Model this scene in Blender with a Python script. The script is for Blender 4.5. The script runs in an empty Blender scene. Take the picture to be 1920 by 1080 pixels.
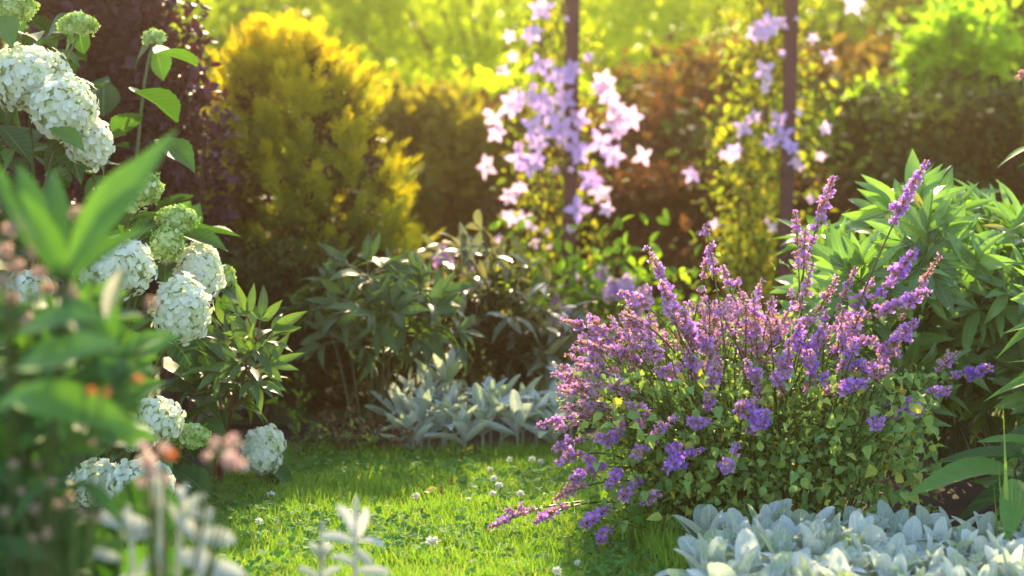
import bpy, math
import numpy as np
from mathutils import Vector

# ------------------------------------------------------------------ camera, sky, sun, exposure
sc = bpy.context.scene
COL = sc.collection
PITCH = math.radians(4.64); CAMZ = 0.85; FPX = 70.0 / 36.0 * 1920
cam_d = bpy.data.cameras.new("camera"); cam = bpy.data.objects.new("camera", cam_d); COL.objects.link(cam)
cam.location = (0, 0, CAMZ); cam.rotation_euler = (math.pi / 2 - PITCH, 0, 0)
cam_d.lens = 70; cam_d.sensor_width = 36; cam_d.clip_start = 0.05; cam_d.clip_end = 500
cam_d.dof.use_dof = True; cam_d.dof.focus_distance = 4.15; cam_d.dof.aperture_fstop = 2.7
sc.camera = cam
SUN_EL, SUN_AZ = math.radians(31), math.radians(1)      # azimuth: 0 = straight ahead of the camera, + = to the right
world = bpy.data.worlds.new("World"); sc.world = world; world.use_nodes = True
wn = world.node_tree; wn.nodes.clear()
wo = wn.nodes.new("ShaderNodeOutputWorld"); wb = wn.nodes.new("ShaderNodeBackground")
sky = wn.nodes.new("ShaderNodeTexSky"); sky.sky_type = 'NISHITA'; sky.sun_disc = False
sky.sun_elevation = SUN_EL; sky.sun_rotation = SUN_AZ
wb.inputs[1].default_value = 0.15
wn.links.new(sky.outputs[0], wb.inputs[0]); wn.links.new(wb.outputs[0], wo.inputs[0])
sl = bpy.data.lights.new("sun", 'SUN'); sl.energy = 5.0; sl.angle = math.radians(0.6); sl.color = (1.0, 0.77, 0.47)
so = bpy.data.objects.new("sun", sl); COL.objects.link(so)
sdir = Vector((math.cos(SUN_EL) * math.sin(SUN_AZ), math.cos(SUN_EL) * math.cos(SUN_AZ), math.sin(SUN_EL)))
so.rotation_euler = sdir.to_track_quat('Z', 'Y').to_euler(); so.location = (0, 10, 10)
sc.view_settings.view_transform = 'Standard'; sc.view_settings.look = 'None'
sc.view_settings.exposure = 1.7; sc.view_settings.gamma = 1
sc.render.engine = 'CYCLES'
cy = sc.cycles
cy.max_bounces = 7; cy.diffuse_bounces = 3; cy.glossy_bounces = 2; cy.transmission_bounces = 4; cy.volume_bounces = 0
cy.use_denoising = True; cy.caustics_reflective = False; cy.caustics_refractive = False
cy.sample_clamp_indirect = 6
HAZE_DENSITY, HAZE_G = 0.0058, 0.9

# ------------------------------------------------------------------ helpers
CP, SP = math.cos(PITCH), math.sin(PITCH)
def at(px, py, d):
    """point of the place seen at pixel (px,py) of the 1920x1080 photograph, d metres deep"""
    x = (px - 960) / FPX * d; u = (540 - py) / FPX * d
    return np.array([x, d * CP + u * SP, CAMZ - d * SP + u * CP])
def gx(px, y):                       # x on the ground under pixel column px at world y
    return (px - 960) / FPX * (y * CP + CAMZ * SP)
def rng(s): return np.random.default_rng(s)
def nrm(a):
    a = np.asarray(a, float); return a / np.maximum(np.linalg.norm(a, axis=-1, keepdims=True), 1e-9)
def frames(D, N):
    y = nrm(D); x = np.cross(y, N); bad = np.linalg.norm(x, axis=-1) < 1e-4
    if np.any(bad): x[bad] = np.cross(y[bad], np.array([1., .1, .2]))
    x = nrm(x); z = np.cross(x, y)
    return np.stack([x, y, z], axis=-1)
def rdir(r, n):
    return nrm(r.normal(size=(n, 3)))

def leaf_t(n=5, w=.35, m=2, peak=.42, curl=-.5, fold=.25, serr=0., wave=0., tip=.012):
    t = np.linspace(0, 1, n + 1); a = .9; b = a * (1 - peak) / peak
    pr = (t + 1e-6) ** a * (1 - t + 1e-6) ** b; pr /= pr.max()
    half = w / 2 * pr + tip * w
    if serr: half = half * (1 + serr * np.where(np.arange(n + 1) % 2, 1, -1))
    dl = 1 / n; ang = curl * t
    y = np.concatenate([[0], np.cumsum(np.cos(ang[:-1]) * dl)]); z = np.concatenate([[0], np.cumsum(np.sin(ang[:-1]) * dl)])
    u = np.linspace(-1, 1, m + 1)
    V = np.zeros((n + 1, m + 1, 3)); UV = np.zeros((n + 1, m + 1, 2))
    V[..., 0] = u[None] * half[:, None]
    V[..., 1] = y[:, None]
    V[..., 2] = z[:, None] + fold * np.abs(u)[None] * half[:, None] + wave * np.sin(t * 9)[:, None] * np.abs(u)[None] * np.sign(u)[None] * w
    UV[..., 0] = u[None]; UV[..., 1] = t[:, None]
    F = [[i * (m + 1) + j, i * (m + 1) + j + 1, (i + 1) * (m + 1) + j + 1, (i + 1) * (m + 1) + j] for i in range(n) for j in range(m)]
    return V.reshape(-1, 3), np.array(F), UV.reshape(-1, 2)

def merge_t(parts):
    V, F, U = [], [], []; k = 0
    for v, f, u in parts:
        V.append(v); F.append(f + k); U.append(u); k += len(v)
    return np.concatenate(V), np.concatenate(F), np.concatenate(U)

class MB:
    def __init__(s): s.V, s.F, s.R, s.U, s.M = [], [], [], [], []; s.n = 0
    def add(s, v, f, rnd, uv=None, mi=0):
        v = np.asarray(v, float).reshape(-1, 3); f = np.asarray(f).reshape(-1, 4)
        s.V.append(v); s.F.append(f + s.n)
        s.R.append(np.broadcast_to(np.asarray(rnd, float), (len(v),)).copy())
        s.U.append(np.zeros((len(v), 2)) if uv is None else uv); s.M.append(np.full(len(f), mi)); s.n += len(v)
    def inst(s, T, P, D, N, S, rnd, mi=0):
        v, f, uv = T; P = np.asarray(P, float).reshape(-1, 3); k = len(P)
        if k == 0: return
        D = np.broadcast_to(np.asarray(D, float), (k, 3)); N = np.broadcast_to(np.asarray(N, float), (k, 3))
        R = frames(D, N)
        S = np.asarray(S, float)
        if S.ndim < 2: S = np.broadcast_to(S, (k,))[:, None].repeat(3, 1)
        vv = v[None] * S[:, None, :]
        out = np.einsum('kij,knj->kni', R, vv) + P[:, None, :]
        ff = f[None] + (np.arange(k) * len(v))[:, None, None]
        rn = np.broadcast_to(np.asarray(rnd, float), (k,)).repeat(len(v))
        s.add(out.reshape(-1, 3), ff.reshape(-1, 4), rn, np.tile(uv, (k, 1)), mi)
    def tube(s, pts, r0, r1=None, sides=5, rnd=.5, mi=0):
        pts = np.asarray(pts, float); n = len(pts); r1 = r0 if r1 is None else r1
        rad = np.linspace(r0, r1, n); T = nrm(np.gradient(pts, axis=0))
        ref = np.array([.13, .9, .2]) if abs(T[0][2]) > .8 else np.array([0, 0, 1.])
        A = nrm(np.cross(T, ref)); B = np.cross(T, A)
        th = np.arange(sides) / sides * 2 * np.pi
        v = pts[:, None] + rad[:, None, None] * (np.cos(th)[None, :, None] * A[:, None] + np.sin(th)[None, :, None] * B[:, None])
        F = [[i * sides + j, i * sides + (j + 1) % sides, (i + 1) * sides + (j + 1) % sides, (i + 1) * sides + j] for i in range(n - 1) for j in range(sides)]
        uv = np.zeros((n, sides, 2)); uv[..., 0] = .5; uv[..., 1] = np.linspace(0, 1, n)[:, None]
        s.add(v.reshape(-1, 3), F, rnd, uv.reshape(-1, 2), mi)
    def ball(s, c, r, rnd=.5, mi=0, seg=12, rings=8, lump=0., seed=0):
        r = np.broadcast_to(np.asarray(r, float), (3,))
        ph = np.linspace(.02, np.pi - .02, rings + 1); th = np.arange(seg) / seg * 2 * np.pi
        d = np.stack([np.sin(ph)[:, None] * np.cos(th)[None], np.sin(ph)[:, None] * np.sin(th)[None], np.cos(ph)[:, None] * np.ones(seg)[None]], -1)
        k = 1 + lump * np.sin(d[..., 0] * 5 + seed) * np.cos(d[..., 2] * 6 + seed * 2) if lump else 1
        v = np.asarray(c) + d * r * (k[..., None] if lump else 1)
        F = [[i * seg + j, (i + 1) * seg + j, (i + 1) * seg + (j + 1) % seg, i * seg + (j + 1) % seg] for i in range(rings) for j in range(seg)]
        s.add(v.reshape(-1, 3), F, rnd, None, mi)
    def box(s, p0, p1, w, d, rnd=.5, mi=0, bev=.12):
        """bar of rounded-square section w x d from p0 to p1, closed at both ends"""
        p0, p1 = np.asarray(p0, float), np.asarray(p1, float); T = nrm(p1 - p0)
        ref = np.array([0, 1., 0]) if abs(T[1]) < .9 else np.array([0, 0, 1.])
        A = nrm(np.cross(T, ref)); B = np.cross(T, A)
        q = [(1 - bev, 1), (1, 1 - bev), (1, -1 + bev), (1 - bev, -1), (-1 + bev, -1), (-1, -1 + bev), (-1, 1 - bev), (-1 + bev, 1)]
        v = [p + a * A * w / 2 + b * B * d / 2 for p in (p0, p1) for a, b in q]
        F = [[j, (j + 1) % 8, 8 + (j + 1) % 8, 8 + j] for j in range(8)]
        for o in (0, 8): F += [[o, o + 1, o + 2, o + 3], [o, o + 3, o + 4, o + 7], [o + 4, o + 5, o + 6, o + 7]]
        s.add(v, F, rnd, None, mi)
    def build(s, name, mats, parent=None, smooth=True):
        V = np.concatenate(s.V); F = np.concatenate(s.F)
        org = np.zeros(3)
        if parent is not None: org = np.array(parent.location)
        me = bpy.data.meshes.new(name)
        me.vertices.add(len(V)); me.vertices.foreach_set("co", (V - org).astype(np.float32).ravel())
        me.loops.add(len(F) * 4); me.loops.foreach_set("vertex_index", F.astype(np.int32).ravel())
        me.polygons.add(len(F)); me.polygons.foreach_set("loop_start", np.arange(len(F), dtype=np.int32) * 4)
        me.polygons.foreach_set("loop_total", np.full(len(F), 4, dtype=np.int32))
        me.polygons.foreach_set("material_index", np.concatenate(s.M).astype(np.int32))
        me.polygons.foreach_set("use_smooth", np.full(len(F), smooth))
        for nm, arr in (("rnd", np.concatenate(s.R)), ("lx", np.concatenate(s.U)[:, 0]), ("ly", np.concatenate(s.U)[:, 1])):
            a = me.attributes.new(nm, 'FLOAT', 'POINT'); a.data.foreach_set("value", arr.astype(np.float32))
        me.update(calc_edges=True)
        for m in (mats if isinstance(mats, (list, tuple)) else [mats]): me.materials.append(m)
        o = bpy.data.objects.new(name, me); COL.objects.link(o)
        if parent is not None: o.parent = parent
        return o

def tag(o, label=None, cat=None, group=None, kind=None):
    if label: o["label"] = label
    if cat: o["category"] = cat
    if group: o["group"] = group
    if kind: o["kind"] = kind
    return o
def thing(name, loc, label, cat, group=None):
    o = bpy.data.objects.new(name, None); COL.objects.link(o); o.location = tuple(loc); o.empty_display_size = .05
    return tag(o, label, cat, group)
def bez(a, b, c, n=8):
    t = np.linspace(0, 1, n)[:, None]; return (1 - t) ** 2 * a + 2 * t * (1 - t) * b + t ** 2 * c

# ------------------------------------------------------------------ materials
def new_mat(name):
    m = bpy.data.materials.new(name); m.use_nodes = True; nt = m.node_tree; nt.nodes.clear()
    return m, nt, nt.nodes.new("ShaderNodeOutputMaterial")
def attr(nt, n):
    a = nt.nodes.new("ShaderNodeAttribute"); a.attribute_name = n; return a.outputs["Fac"]
def ramp(nt, src, cols):
    r = nt.nodes.new("ShaderNodeValToRGB"); e = r.color_ramp.elements
    pos = np.linspace(0, 1, len(cols))
    for i, c in enumerate(cols):
        if i < 2: el = e[i]; el.position = pos[i] if i == 0 else 1.0
        else: el = e.new(pos[i])
    while len(e) < len(cols): e.new(.5)
    for i, c in enumerate(cols): e[i].position = pos[i]
    for i, c in enumerate(cols): e[i].color = (*c, 1)
    nt.links.new(src, r.inputs[0]); return r.outputs[0]
def mth(nt, op, a, b=None, c=None):
    n = nt.nodes.new("ShaderNodeMath"); n.operation = op
    for i, v in enumerate((a, b, c)):
        if v is None: continue
        if isinstance(v, (int, float)): n.inputs[i].default_value = v
        else: nt.links.new(v, n.inputs[i])
    return n.outputs[0]
def mixc(nt, fac, a, b, mode='MIX'):
    n = nt.nodes.new("ShaderNodeMix"); n.data_type = 'RGBA'; n.blend_type = mode
    for k, v in ((0, fac), (6, a), (7, b)):
        if isinstance(v, (int, float)): n.inputs[k].default_value = v
        elif isinstance(v, tuple): n.inputs[k].default_value = (*v, 1)
        else: nt.links.new(v, n.inputs[k])
    return n.outputs[2]
def noise(nt, scale, detail=3, coord='Object'):
    tc = nt.nodes.new("ShaderNodeTexCoord"); n = nt.nodes.new("ShaderNodeTexNoise")
    n.inputs["Scale"].default_value = scale; n.inputs["Detail"].default_value = detail
    nt.links.new(tc.outputs[coord], n.inputs["Vector"]); return n.outputs["Fac"]
def leaf_mat(name, cols, trans=.4, tcol=(1.25, 1.3, .5), rough=.45, spec=.5, vein=.35, veincol=(.35, .45, .15), sheen=0., blotch=.25, bump=.3):
    m, nt, out = new_mat(name)
    base = ramp(nt, attr(nt, "rnd"), cols)
    nz = noise(nt, 40, 3)
    base = mixc(nt, blotch, base, mixc(nt, nz, (.25, .3, .2), (1.6, 1.6, 1.5)), 'MULTIPLY') if blotch else base
    lx = mth(nt, 'ABSOLUTE', attr(nt, "lx")); ly = attr(nt, "ly")
    if vein:
        mid = mth(nt, 'LESS_THAN', lx, .07)
        side = mth(nt, 'GREATER_THAN', mth(nt, 'SINE', mth(nt, 'MULTIPLY', mth(nt, 'SUBTRACT', ly, mth(nt, 'MULTIPLY', lx, .16)), 62)), .86)
        vm = mth(nt, 'MULTIPLY', mth(nt, 'MAXIMUM', mid, mth(nt, 'MULTIPLY', side, .45)), vein)
        base = mixc(nt, vm, base, veincol)
    p = nt.nodes.new("ShaderNodeBsdfPrincipled"); nt.links.new(base, p.inputs["Base Color"])
    p.inputs["Roughness"].default_value = rough; p.inputs["Specular IOR Level"].default_value = spec
    if sheen: p.inputs["Sheen Weight"].default_value = sheen; p.inputs["Sheen Roughness"].default_value = .4
    if bump:
        bn = nt.nodes.new("ShaderNodeBump"); bn.inputs["Strength"].default_value = bump; bn.inputs["Distance"].default_value = .002
        nt.links.new(noise(nt, 260, 2), bn.inputs["Height"]); nt.links.new(bn.outputs[0], p.inputs["Normal"])
    tl = nt.nodes.new("ShaderNodeBsdfTranslucent"); nt.links.new(mixc(nt, 1., base, tcol, 'MULTIPLY'), tl.inputs[0])
    mx = nt.nodes.new("ShaderNodeMixShader"); mx.inputs[0].default_value = trans
    nt.links.new(p.outputs[0], mx.inputs[1]); nt.links.new(tl.outputs[0], mx.inputs[2]); nt.links.new(mx.outputs[0], out.inputs[0])
    return m
def solid_mat(name, cols, rough=.8, scale=30, bump=.4, spec=.3):
    m, nt, out = new_mat(name); nz = noise(nt, scale, 6)
    p = nt.nodes.new("ShaderNodeBsdfPrincipled"); nt.links.new(ramp(nt, nz, cols), p.inputs["Base Color"])
    p.inputs["Roughness"].default_value = rough; p.inputs["Specular IOR Level"].default_value = spec
    bn = nt.nodes.new("ShaderNodeBump"); bn.inputs["Strength"].default_value = bump; bn.inputs["Distance"].default_value = .01
    nt.links.new(nz, bn.inputs["Height"]); nt.links.new(bn.outputs[0], p.inputs["Normal"]); nt.links.new(p.outputs[0], out.inputs[0])
    return m

M_soil = solid_mat("soil", [(.008, .005, .004), (.022, .014, .009), (.045, .028, .018)], .95, 14, .8)
M_turf = solid_mat("turf", [(.02, .035, .008), (.05, .09, .015), (.09, .12, .03)], .95, 30, .8)
M_stem = leaf_mat("green_stem", [(.05, .09, .025), (.10, .16, .04), (.12, .12, .05)], .1, vein=0)
M_bark = solid_mat("bark", [(.03, .02, .014), (.07, .045, .03), (.12, .09, .06)], .9, 60, .8)
M_red_stem = leaf_mat("red_stem", [(.16, .03, .02), (.25, .06, .04)], .1, vein=0)
M_grass = leaf_mat("grass_blades", [(.10, .22, .02), (.17, .34, .03), (.27, .44, .05), (.37, .50, .08), (.50, .44, .2)], .42, (1.12, 1.2, .5), .5, .4, 0, blotch=0, bump=0)
M_clover = leaf_mat("clover_leaves", [(.05, .17, .03), (.09, .26, .04), (.15, .34, .06)], .4, (1.3, 1.3, .6), .75, .15, .25, (.3, .45, .2), blotch=0, bump=0)
M_catleaf = leaf_mat("catmint_leaves", [(.11, .24, .07), (.20, .38, .11), (.32, .50, .12), (.48, .56, .10), (.70, .48, .05)], .4, (1.3, 1.2, .5), .6, .3, .35, (.35, .42, .2))
M_violet = leaf_mat("violet_petals", [(.38, .19, .70), (.56, .31, .79), (.70, .43, .80), (.80, .57, .80)], .4, (1.2, .95, 1.2), .6, .2, 0, blotch=0, bump=0)
M_calyx = leaf_mat("catmint_calyx", [(.38, .18, .27), (.58, .36, .44), (.74, .56, .54), (.62, .58, .40)], .35, (1.3, .9, .8), .7, .2, 0, blotch=0, bump=0)
M_white = leaf_mat("hydrangea_petals", [(.74, .82, .52), (.86, .89, .72), (.91, .92, .84), (.93, .93, .90)], .4, (1.05, 1.1, .85), .6, .2, .12, (.6, .7, .4), blotch=0, bump=0)
M_core = leaf_mat("flower_head_core", [(.34, .44, .18), (.4, .5, .22)], .2, vein=0)
M_lime = leaf_mat("young_hydrangea_petals", [(.22, .42, .07), (.40, .58, .14), (.58, .72, .30), (.72, .80, .50)], .3, (1.1, 1.15, .7), .6, .2, 0, blotch=0, bump=0)
M_hleaf = leaf_mat("hydrangea_leaves", [(.025, .075, .025), (.04, .12, .03), (.07, .18, .04), (.12, .26, .05)], .3, (1.3, 1.5, .4), .58, .25, .45, (.16, .28, .1))
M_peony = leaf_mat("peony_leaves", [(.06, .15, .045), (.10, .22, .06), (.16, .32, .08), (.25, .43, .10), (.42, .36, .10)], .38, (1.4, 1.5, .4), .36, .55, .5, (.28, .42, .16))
M_broad = leaf_mat("broad_serrated_leaves", [(.03, .10, .025), (.05, .16, .03), (.09, .24, .035), (.14, .32, .05)], .4, (1.4, 1.4, .4), .6, .3, .25, (.2, .36, .1))
M_fore = leaf_mat("foreground_leaves", [(.03, .09, .03), (.06, .17, .04), (.10, .25, .05), (.16, .34, .06)], .26, (1.4, 1.4, .4), .65, .25, .3, (.2, .36, .12), bump=0)
M_white_wool = leaf_mat("white_woolly_leaves", [(.44, .49, .44), (.56, .59, .57), (.66, .66, .71)], .3, (1.05, 1.05, .9), .85, .15, .3, (.75, .8, .76), sheen=.5, bump=0)
M_peony_dark = leaf_mat("peony_leaves_shade", [(.025, .07, .025), (.045, .11, .03), (.085, .17, .045), (.16, .27, .06)], .35, (1.4, 1.4, .4), .5, .4, .3, (.2, .3, .12))  # darker copy of the peony green, border shade put into the colour
M_lambs = leaf_mat("lambs_ear_leaves", [(.30, .40, .27), (.44, .52, .44), (.60, .66, .62), (.68, .72, .70), (.42, .53, .26)], .3, (1.1, 1.15, .8), .85, .15, .7, (.74, .80, .76), sheen=.6, blotch=.2, bump=.9)
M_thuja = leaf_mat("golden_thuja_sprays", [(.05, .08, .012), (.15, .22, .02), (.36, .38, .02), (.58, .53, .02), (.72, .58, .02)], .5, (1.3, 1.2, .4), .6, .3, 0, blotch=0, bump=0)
M_inner = leaf_mat("dead_inner_sprays", [(.03, .025, .01), (.07, .05, .02)], .15, vein=0, blotch=0, bump=0)  # dead brown foliage deep in the crown
M_purple = leaf_mat("purple_shrub_leaves", [(.02, .006, .016), (.045, .012, .03), (.08, .022, .05), (.05, .02, .03)], .2, (1.5, .6, .9), .5, .4, .2, (.16, .06, .06))
M_glossy = leaf_mat("glossy_shrub_leaves", [(.08, .12, .06), (.14, .18, .09), (.22, .25, .14), (.28, .26, .12)], .3, (1.3, 1.2, .6), .28, .8, .4, (.3, .33, .2))
M_lilac = leaf_mat("clematis_petals", [(.60, .44, .88), (.70, .54, .88), (.84, .64, .86), (.90, .70, .80)], .45, (1.15, .95, 1.1), .6, .2, .3, (.8, .6, .75), blotch=0, bump=0)
M_pollen = leaf_mat("pollen_yellow", [(.6, .55, .2), (.75, .65, .25)], .2, vein=0)
M_cleaf = leaf_mat("clematis_leaves", [(.10, .18, .025), (.22, .32, .03), (.40, .48, .04), (.56, .52, .06)], .45, (1.4, 1.25, .4), .75, .12, .2)
M_bgy = leaf_mat("yellow_green_leaves", [(.26, .40, .02), (.42, .56, .03), (.58, .70, .05), (.74, .76, .14)], .65, (1.35, 1.3, .5), .75, .12, 0, blotch=0, bump=0)
M_olive = leaf_mat("olive_gold_leaves", [(.08, .10, .02), (.17, .19, .025), (.28, .28, .03), (.36, .33, .04)], .5, (1.35, 1.2, .4), .75, .12, 0, blotch=0, bump=0)
M_glow_dark = leaf_mat("glow_browned_leaves", [(.05, .028, .018), (.085, .055, .025), (.13, .09, .035), (.17, .18, .04)], .4, (1.6, 1.0, .5), .75, .12, 0, blotch=0, bump=0)  # reddish brown stands in for warm glow over dark foliage
M_lime_leaf = leaf_mat("lime_leaves", [(.08, .20, .03), (.20, .40, .04), (.38, .62, .05), (.50, .75, .08)], .6, (1.4, 1.3, .4), .75, .12, 0, blotch=0, bump=0)
M_bgb = leaf_mat("glow_tinted_leaves", [(.06, .045, .02), (.12, .085, .03), (.20, .14, .04), (.24, .25, .05)], .45, (1.25, 1.1, .5), .75, .12, 0, blotch=0, bump=0)  # warm background glow put into the leaf colour
M_bgg = leaf_mat("mid_green_leaves", [(.04, .10, .02), (.10, .22, .03), (.22, .42, .04), (.40, .62, .05)], .45, (1.4, 1.3, .4), .75, .12, 0, blotch=0, bump=0)
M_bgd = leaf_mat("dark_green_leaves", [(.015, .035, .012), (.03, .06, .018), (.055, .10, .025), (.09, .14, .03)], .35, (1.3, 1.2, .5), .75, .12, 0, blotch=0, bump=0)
M_post = solid_mat("painted_arch_wood", [(.055, .018, .018), (.10, .034, .030), (.15, .06, .05)], .6, 40, .3)
M_pink = leaf_mat("pink_petals", [(.55, .22, .24), (.70, .38, .36), (.78, .55, .46), (.62, .45, .32)], .4, (1.2, .95, .9), .7, .2, 0, blotch=0, bump=0)
M_faded = leaf_mat("faded_petals", [(.30, .22, .15), (.46, .36, .26), (.58, .48, .38), (.62, .46, .40)], .4, (1.2, 1, .9), .8, .2, 0, blotch=0, bump=0)
M_pale_pink = leaf_mat("pale_pink_petals", [(.62, .36, .38), (.72, .52, .50), (.74, .64, .54), (.56, .48, .36)], .4, (1.1, 1, .95), .8, .2, 0, blotch=0, bump=0)
M_orange = leaf_mat("orange_petals", [(.50, .17, .06), (.60, .27, .11)], .4, (1.2, .9, .6), .6, .2, 0, blotch=0, bump=0)
M_yellow = leaf_mat("yellow_fallen_leaf", [(.8, .6, .08), (.85, .65, .15)], .3, vein=.3)
M_brown = leaf_mat("dry_brown", [(.10, .05, .03), (.22, .12, .07), (.32, .2, .1)], .3, (1.2, 1, .7), .8, .2, 0)
M_cwhite = leaf_mat("clover_white", [(.62, .66, .5), (.82, .82, .76), (.86, .78, .74)], .3, (1, 1, .9), .7, .2, 0, blotch=0, bump=0)

# ------------------------------------------------------------------ ground
FAR_EDGE = 5.02
def sheet(name, x0, x1, y0, y1, z, mat, nx=40, ny=40, amp=.0, edge=None):
    b = MB(); xs = np.linspace(x0, x1, nx + 1); ys = np.linspace(y0, y1, ny + 1)
    X, Y = np.meshgrid(xs, ys); Z = z + amp * (np.sin(X * 3.1 + Y) * np.cos(Y * 2.7))
    F = [[j * (nx + 1) + i, j * (nx + 1) + i + 1, (j + 1) * (nx + 1) + i + 1, (j + 1) * (nx + 1) + i] for j in range(ny) for i in range(nx)]
    b.add(np.stack([X, Y, Z], -1), F, .5); return b.build(name, mat)
tag(sheet("ground", -150, 150, -100, 250, 0, M_soil), kind="structure")
def bed_left(y):      # x where the left border ends and lawn begins
    return gx(345, 4.2) - .02 + (y - 4.2) * .22 + .03 * np.sin(y * 9)
def bed_right(y):     # x where the right border begins
    return gx(1185, 4.0) + np.where(y < 4, (4.0 - y) * .35, (y - 4.0) * .3) + .02 * np.sin(y * 8 + 1)
def far_edge(x): return FAR_EDGE + .05 * np.sin(x * 7) - .10 * np.clip(-x - .15, 0, 1) - .1 * np.clip(x, 0, 1)
b = MB(); ys = np.linspace(-2, 5.0, 60); us = np.linspace(0, 1, 12)
V = np.array([[bed_left(y) + (bed_right(y) - bed_left(y)) * u, min(y, far_edge(0)), .004] for y in ys for u in us])
F = [[j * 12 + i, j * 12 + i + 1, (j + 1) * 12 + i + 1, (j + 1) * 12 + i] for j in range(59) for i in range(11)]
b.add(V, F, .5); tag(b.build("lawn", M_turf), kind="structure")
tag(sheet("meadow", -60, 60, 5.6, 120, .006, M_turf), kind="structure")

r = rng(1)
def lawn_pts(n, y0, y1):
    y = r.uniform(y0, y1, n); xl = bed_left(y) - .06; xr = bed_right(y) + .07
    x = xl + (xr - xl) * r.random(n); k = y < far_edge(x) + r.normal(0, .03, n)
    return x[k], y[k]
blades = [leaf_t(3, .075, 1, .25, c, 0, tip=.04) for c in (-.4, -1.0, .5)]
b = MB()
for T in blades:
    for (n, y0, y1, s) in ((24000, 3.45, 5.1, 1.), (7000, 1.2, 3.45, 1.)):
        x, y = lawn_pts(n, y0, y1); k = len(x)
        clump = .5 + .5 * np.sin(x * 13 + np.sin(y * 11) * 2) * np.cos(y * 17 + x * 5)
        D = np.stack([r.normal(0, .45, k), r.normal(0, .45, k), np.ones(k)], -1)
        L = r.uniform(.018, .042, k) * (.75 + .5 * clump)
        rn = np.clip(.15 + .5 * r.random(k) + .15 * (1 - clump), 0, .78); rn = np.where(r.random(k) < .055, 1., rn)
        b.inst(T, np.stack([x, y, np.full(k, .003)], -1), D, rdir(r, k), np.stack([L * r.uniform(.8, 1.5, k), L, L], -1), rn)
# longer tufts against the right-hand border and along the far edge
k = 2600; y = r.uniform(3.6, 4.9, k); x = bed_right(y) + r.normal(-.01, .03, k)
b.inst(blades[0], np.stack([x, y, np.full(k, .003)], -1), np.stack([r.normal(0, .3, k), r.normal(0, .3, k), np.ones(k)], -1), rdir(r, k), r.uniform(.04, .085, k), .2 + .5 * r.random(k))
k = 2200; x = r.uniform(-.75, .3, k); y = far_edge(x) + r.normal(0, .035, k)
b.inst(blades[0], np.stack([x, y, np.full(k, .003)], -1), np.stack([r.normal(0, .3, k), r.normal(0, .3, k), np.ones(k)], -1), rdir(r, k), r.uniform(.03, .06, k), .1 + .5 * r.random(k))
tag(b.build("grass", M_grass), "short sunlit green lawn grass between the flower borders", "grass", kind="stuff")
tri = []
for a in (0, 2.1, 4.2):
    v, f, u = leaf_t(2, .95, 2, .6, -.2, .15, tip=.1)
    c, s_ = math.cos(a), math.sin(a); R2 = np.array([[c, -s_, 0], [s_, c, 0], [0, 0, 1]]); tri.append((v @ R2.T, f, u))
TRI = merge_t(tri); b = MB(); r = rng(2)
for (n, y0, y1) in ((9000, 3.5, 5.05), (1500, 1.5, 3.5)):
    x, y = lawn_pts(n, y0, y1)
    m_ = (np.sin(x * 9 + 2 * np.sin(y * 6)) + np.cos(y * 8 + x * 4)) + r.normal(0, .9, len(x)) > .1; x, y = x[m_], y[m_]; k = len(x)
    N = nrm(np.stack([r.normal(0, .4, k), r.normal(0, .4, k) - .25, np.ones(k)], -1))
    b.inst(TRI, np.stack([x, y, r.uniform(.012, .036, k)], -1), nrm(np.cross(N, rdir(r, k))), N, r.uniform(.006, .012, k), r.random(k))
tag(b.build("clover_leaves", M_clover), "low clover leaves growing through the lawn grass", "ground cover", kind="stuff")

# white clover flowers in the lawn
pet_s = leaf_t(2, .45, 1, .55, -.4, 0)
def clover_flower(px, py, size_px, label, red=False):
    rr = rng(int(px * 7 + py)); d = (CAMZ) / ((py + size_px * .9 - 540) / FPX + math.tan(PITCH)) if True else 0
    # depth at which a stem of height h puts the head at (px,py)
    h = rr.uniform(.03, .05); k = (py - 540) / FPX; d = (CAMZ - h) / (SP + k * CP)
    c = at(px, py, d); R = size_px / 2 / FPX * d
    t = thing("clover_flower", (c[0], c[1], 0), label, "clover", "clover flowers in the lawn")
    s = MB(); s.tube(bez(np.array([c[0] + .006, c[1], 0]), np.array([c[0] + .004, c[1], c[2] * .6]), c, 6), .0009, .0008, 5, .4); s.build("stem", M_stem, t)
    f = MB(); n = 46; D = rdir(rr, n); D[:, 2] = D[:, 2] * .8 + .25; D = nrm(D)
    f.inst(pet_s, c + D * R * .2, D, rdir(rr, n), R * .95, .3 + .7 * rr.random(n)); f.ball(c, R * .5, .3, seg=8, rings=5)
    f.build("flower_head", M_brown if red else M_cwhite, t)
for (px, py, sz, lab) in (
    (810, 1015, 24, "white clover head nearest the camera in the middle of the lawn"),
    (508, 928, 17, "white clover head on a tall stem at the left of the lawn"),
    (485, 978, 15, "white clover head below the tall-stemmed one at the left"),
    (780, 930, 15, "white clover head just left of the dark grass seed stalk"),
    (925, 897, 12, "small white clover head alone near the far middle of the lawn"),
    (936, 911, 16, "white clover head, lower of the pair mid lawn"),
    (924, 926, 14, "white clover head, left and lowest of the mid lawn group"),
    (976, 926, 15, "white clover head right of the mid lawn group"),
    (998, 862, 14, "white clover head at the far edge below the silver plants, left one"),
    (1014, 866, 12, "white clover head at the far edge beside the catmint"),
    (955, 862, 12, "white clover head at the foot of the distant silver leaves"),
    (919, 880, 11, "tiny pinkish white clover head at the far left of the lawn edge"),
    (657, 958, 10, "faint small clover head between the left stem and the middle"),
    (615, 1022, 12, "white clover head low on the lawn beside the blurred silver stalk"),
    (1045, 1070, 18, "white clover head at the bottom edge near the catmint"),
    (878, 938, 12, "pinkish clover head beside the white one mid lawn"),
    (1082, 1055, 12, "small white clover bud close under the catmint")):
    clover_flower(px, py, sz, lab)
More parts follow.
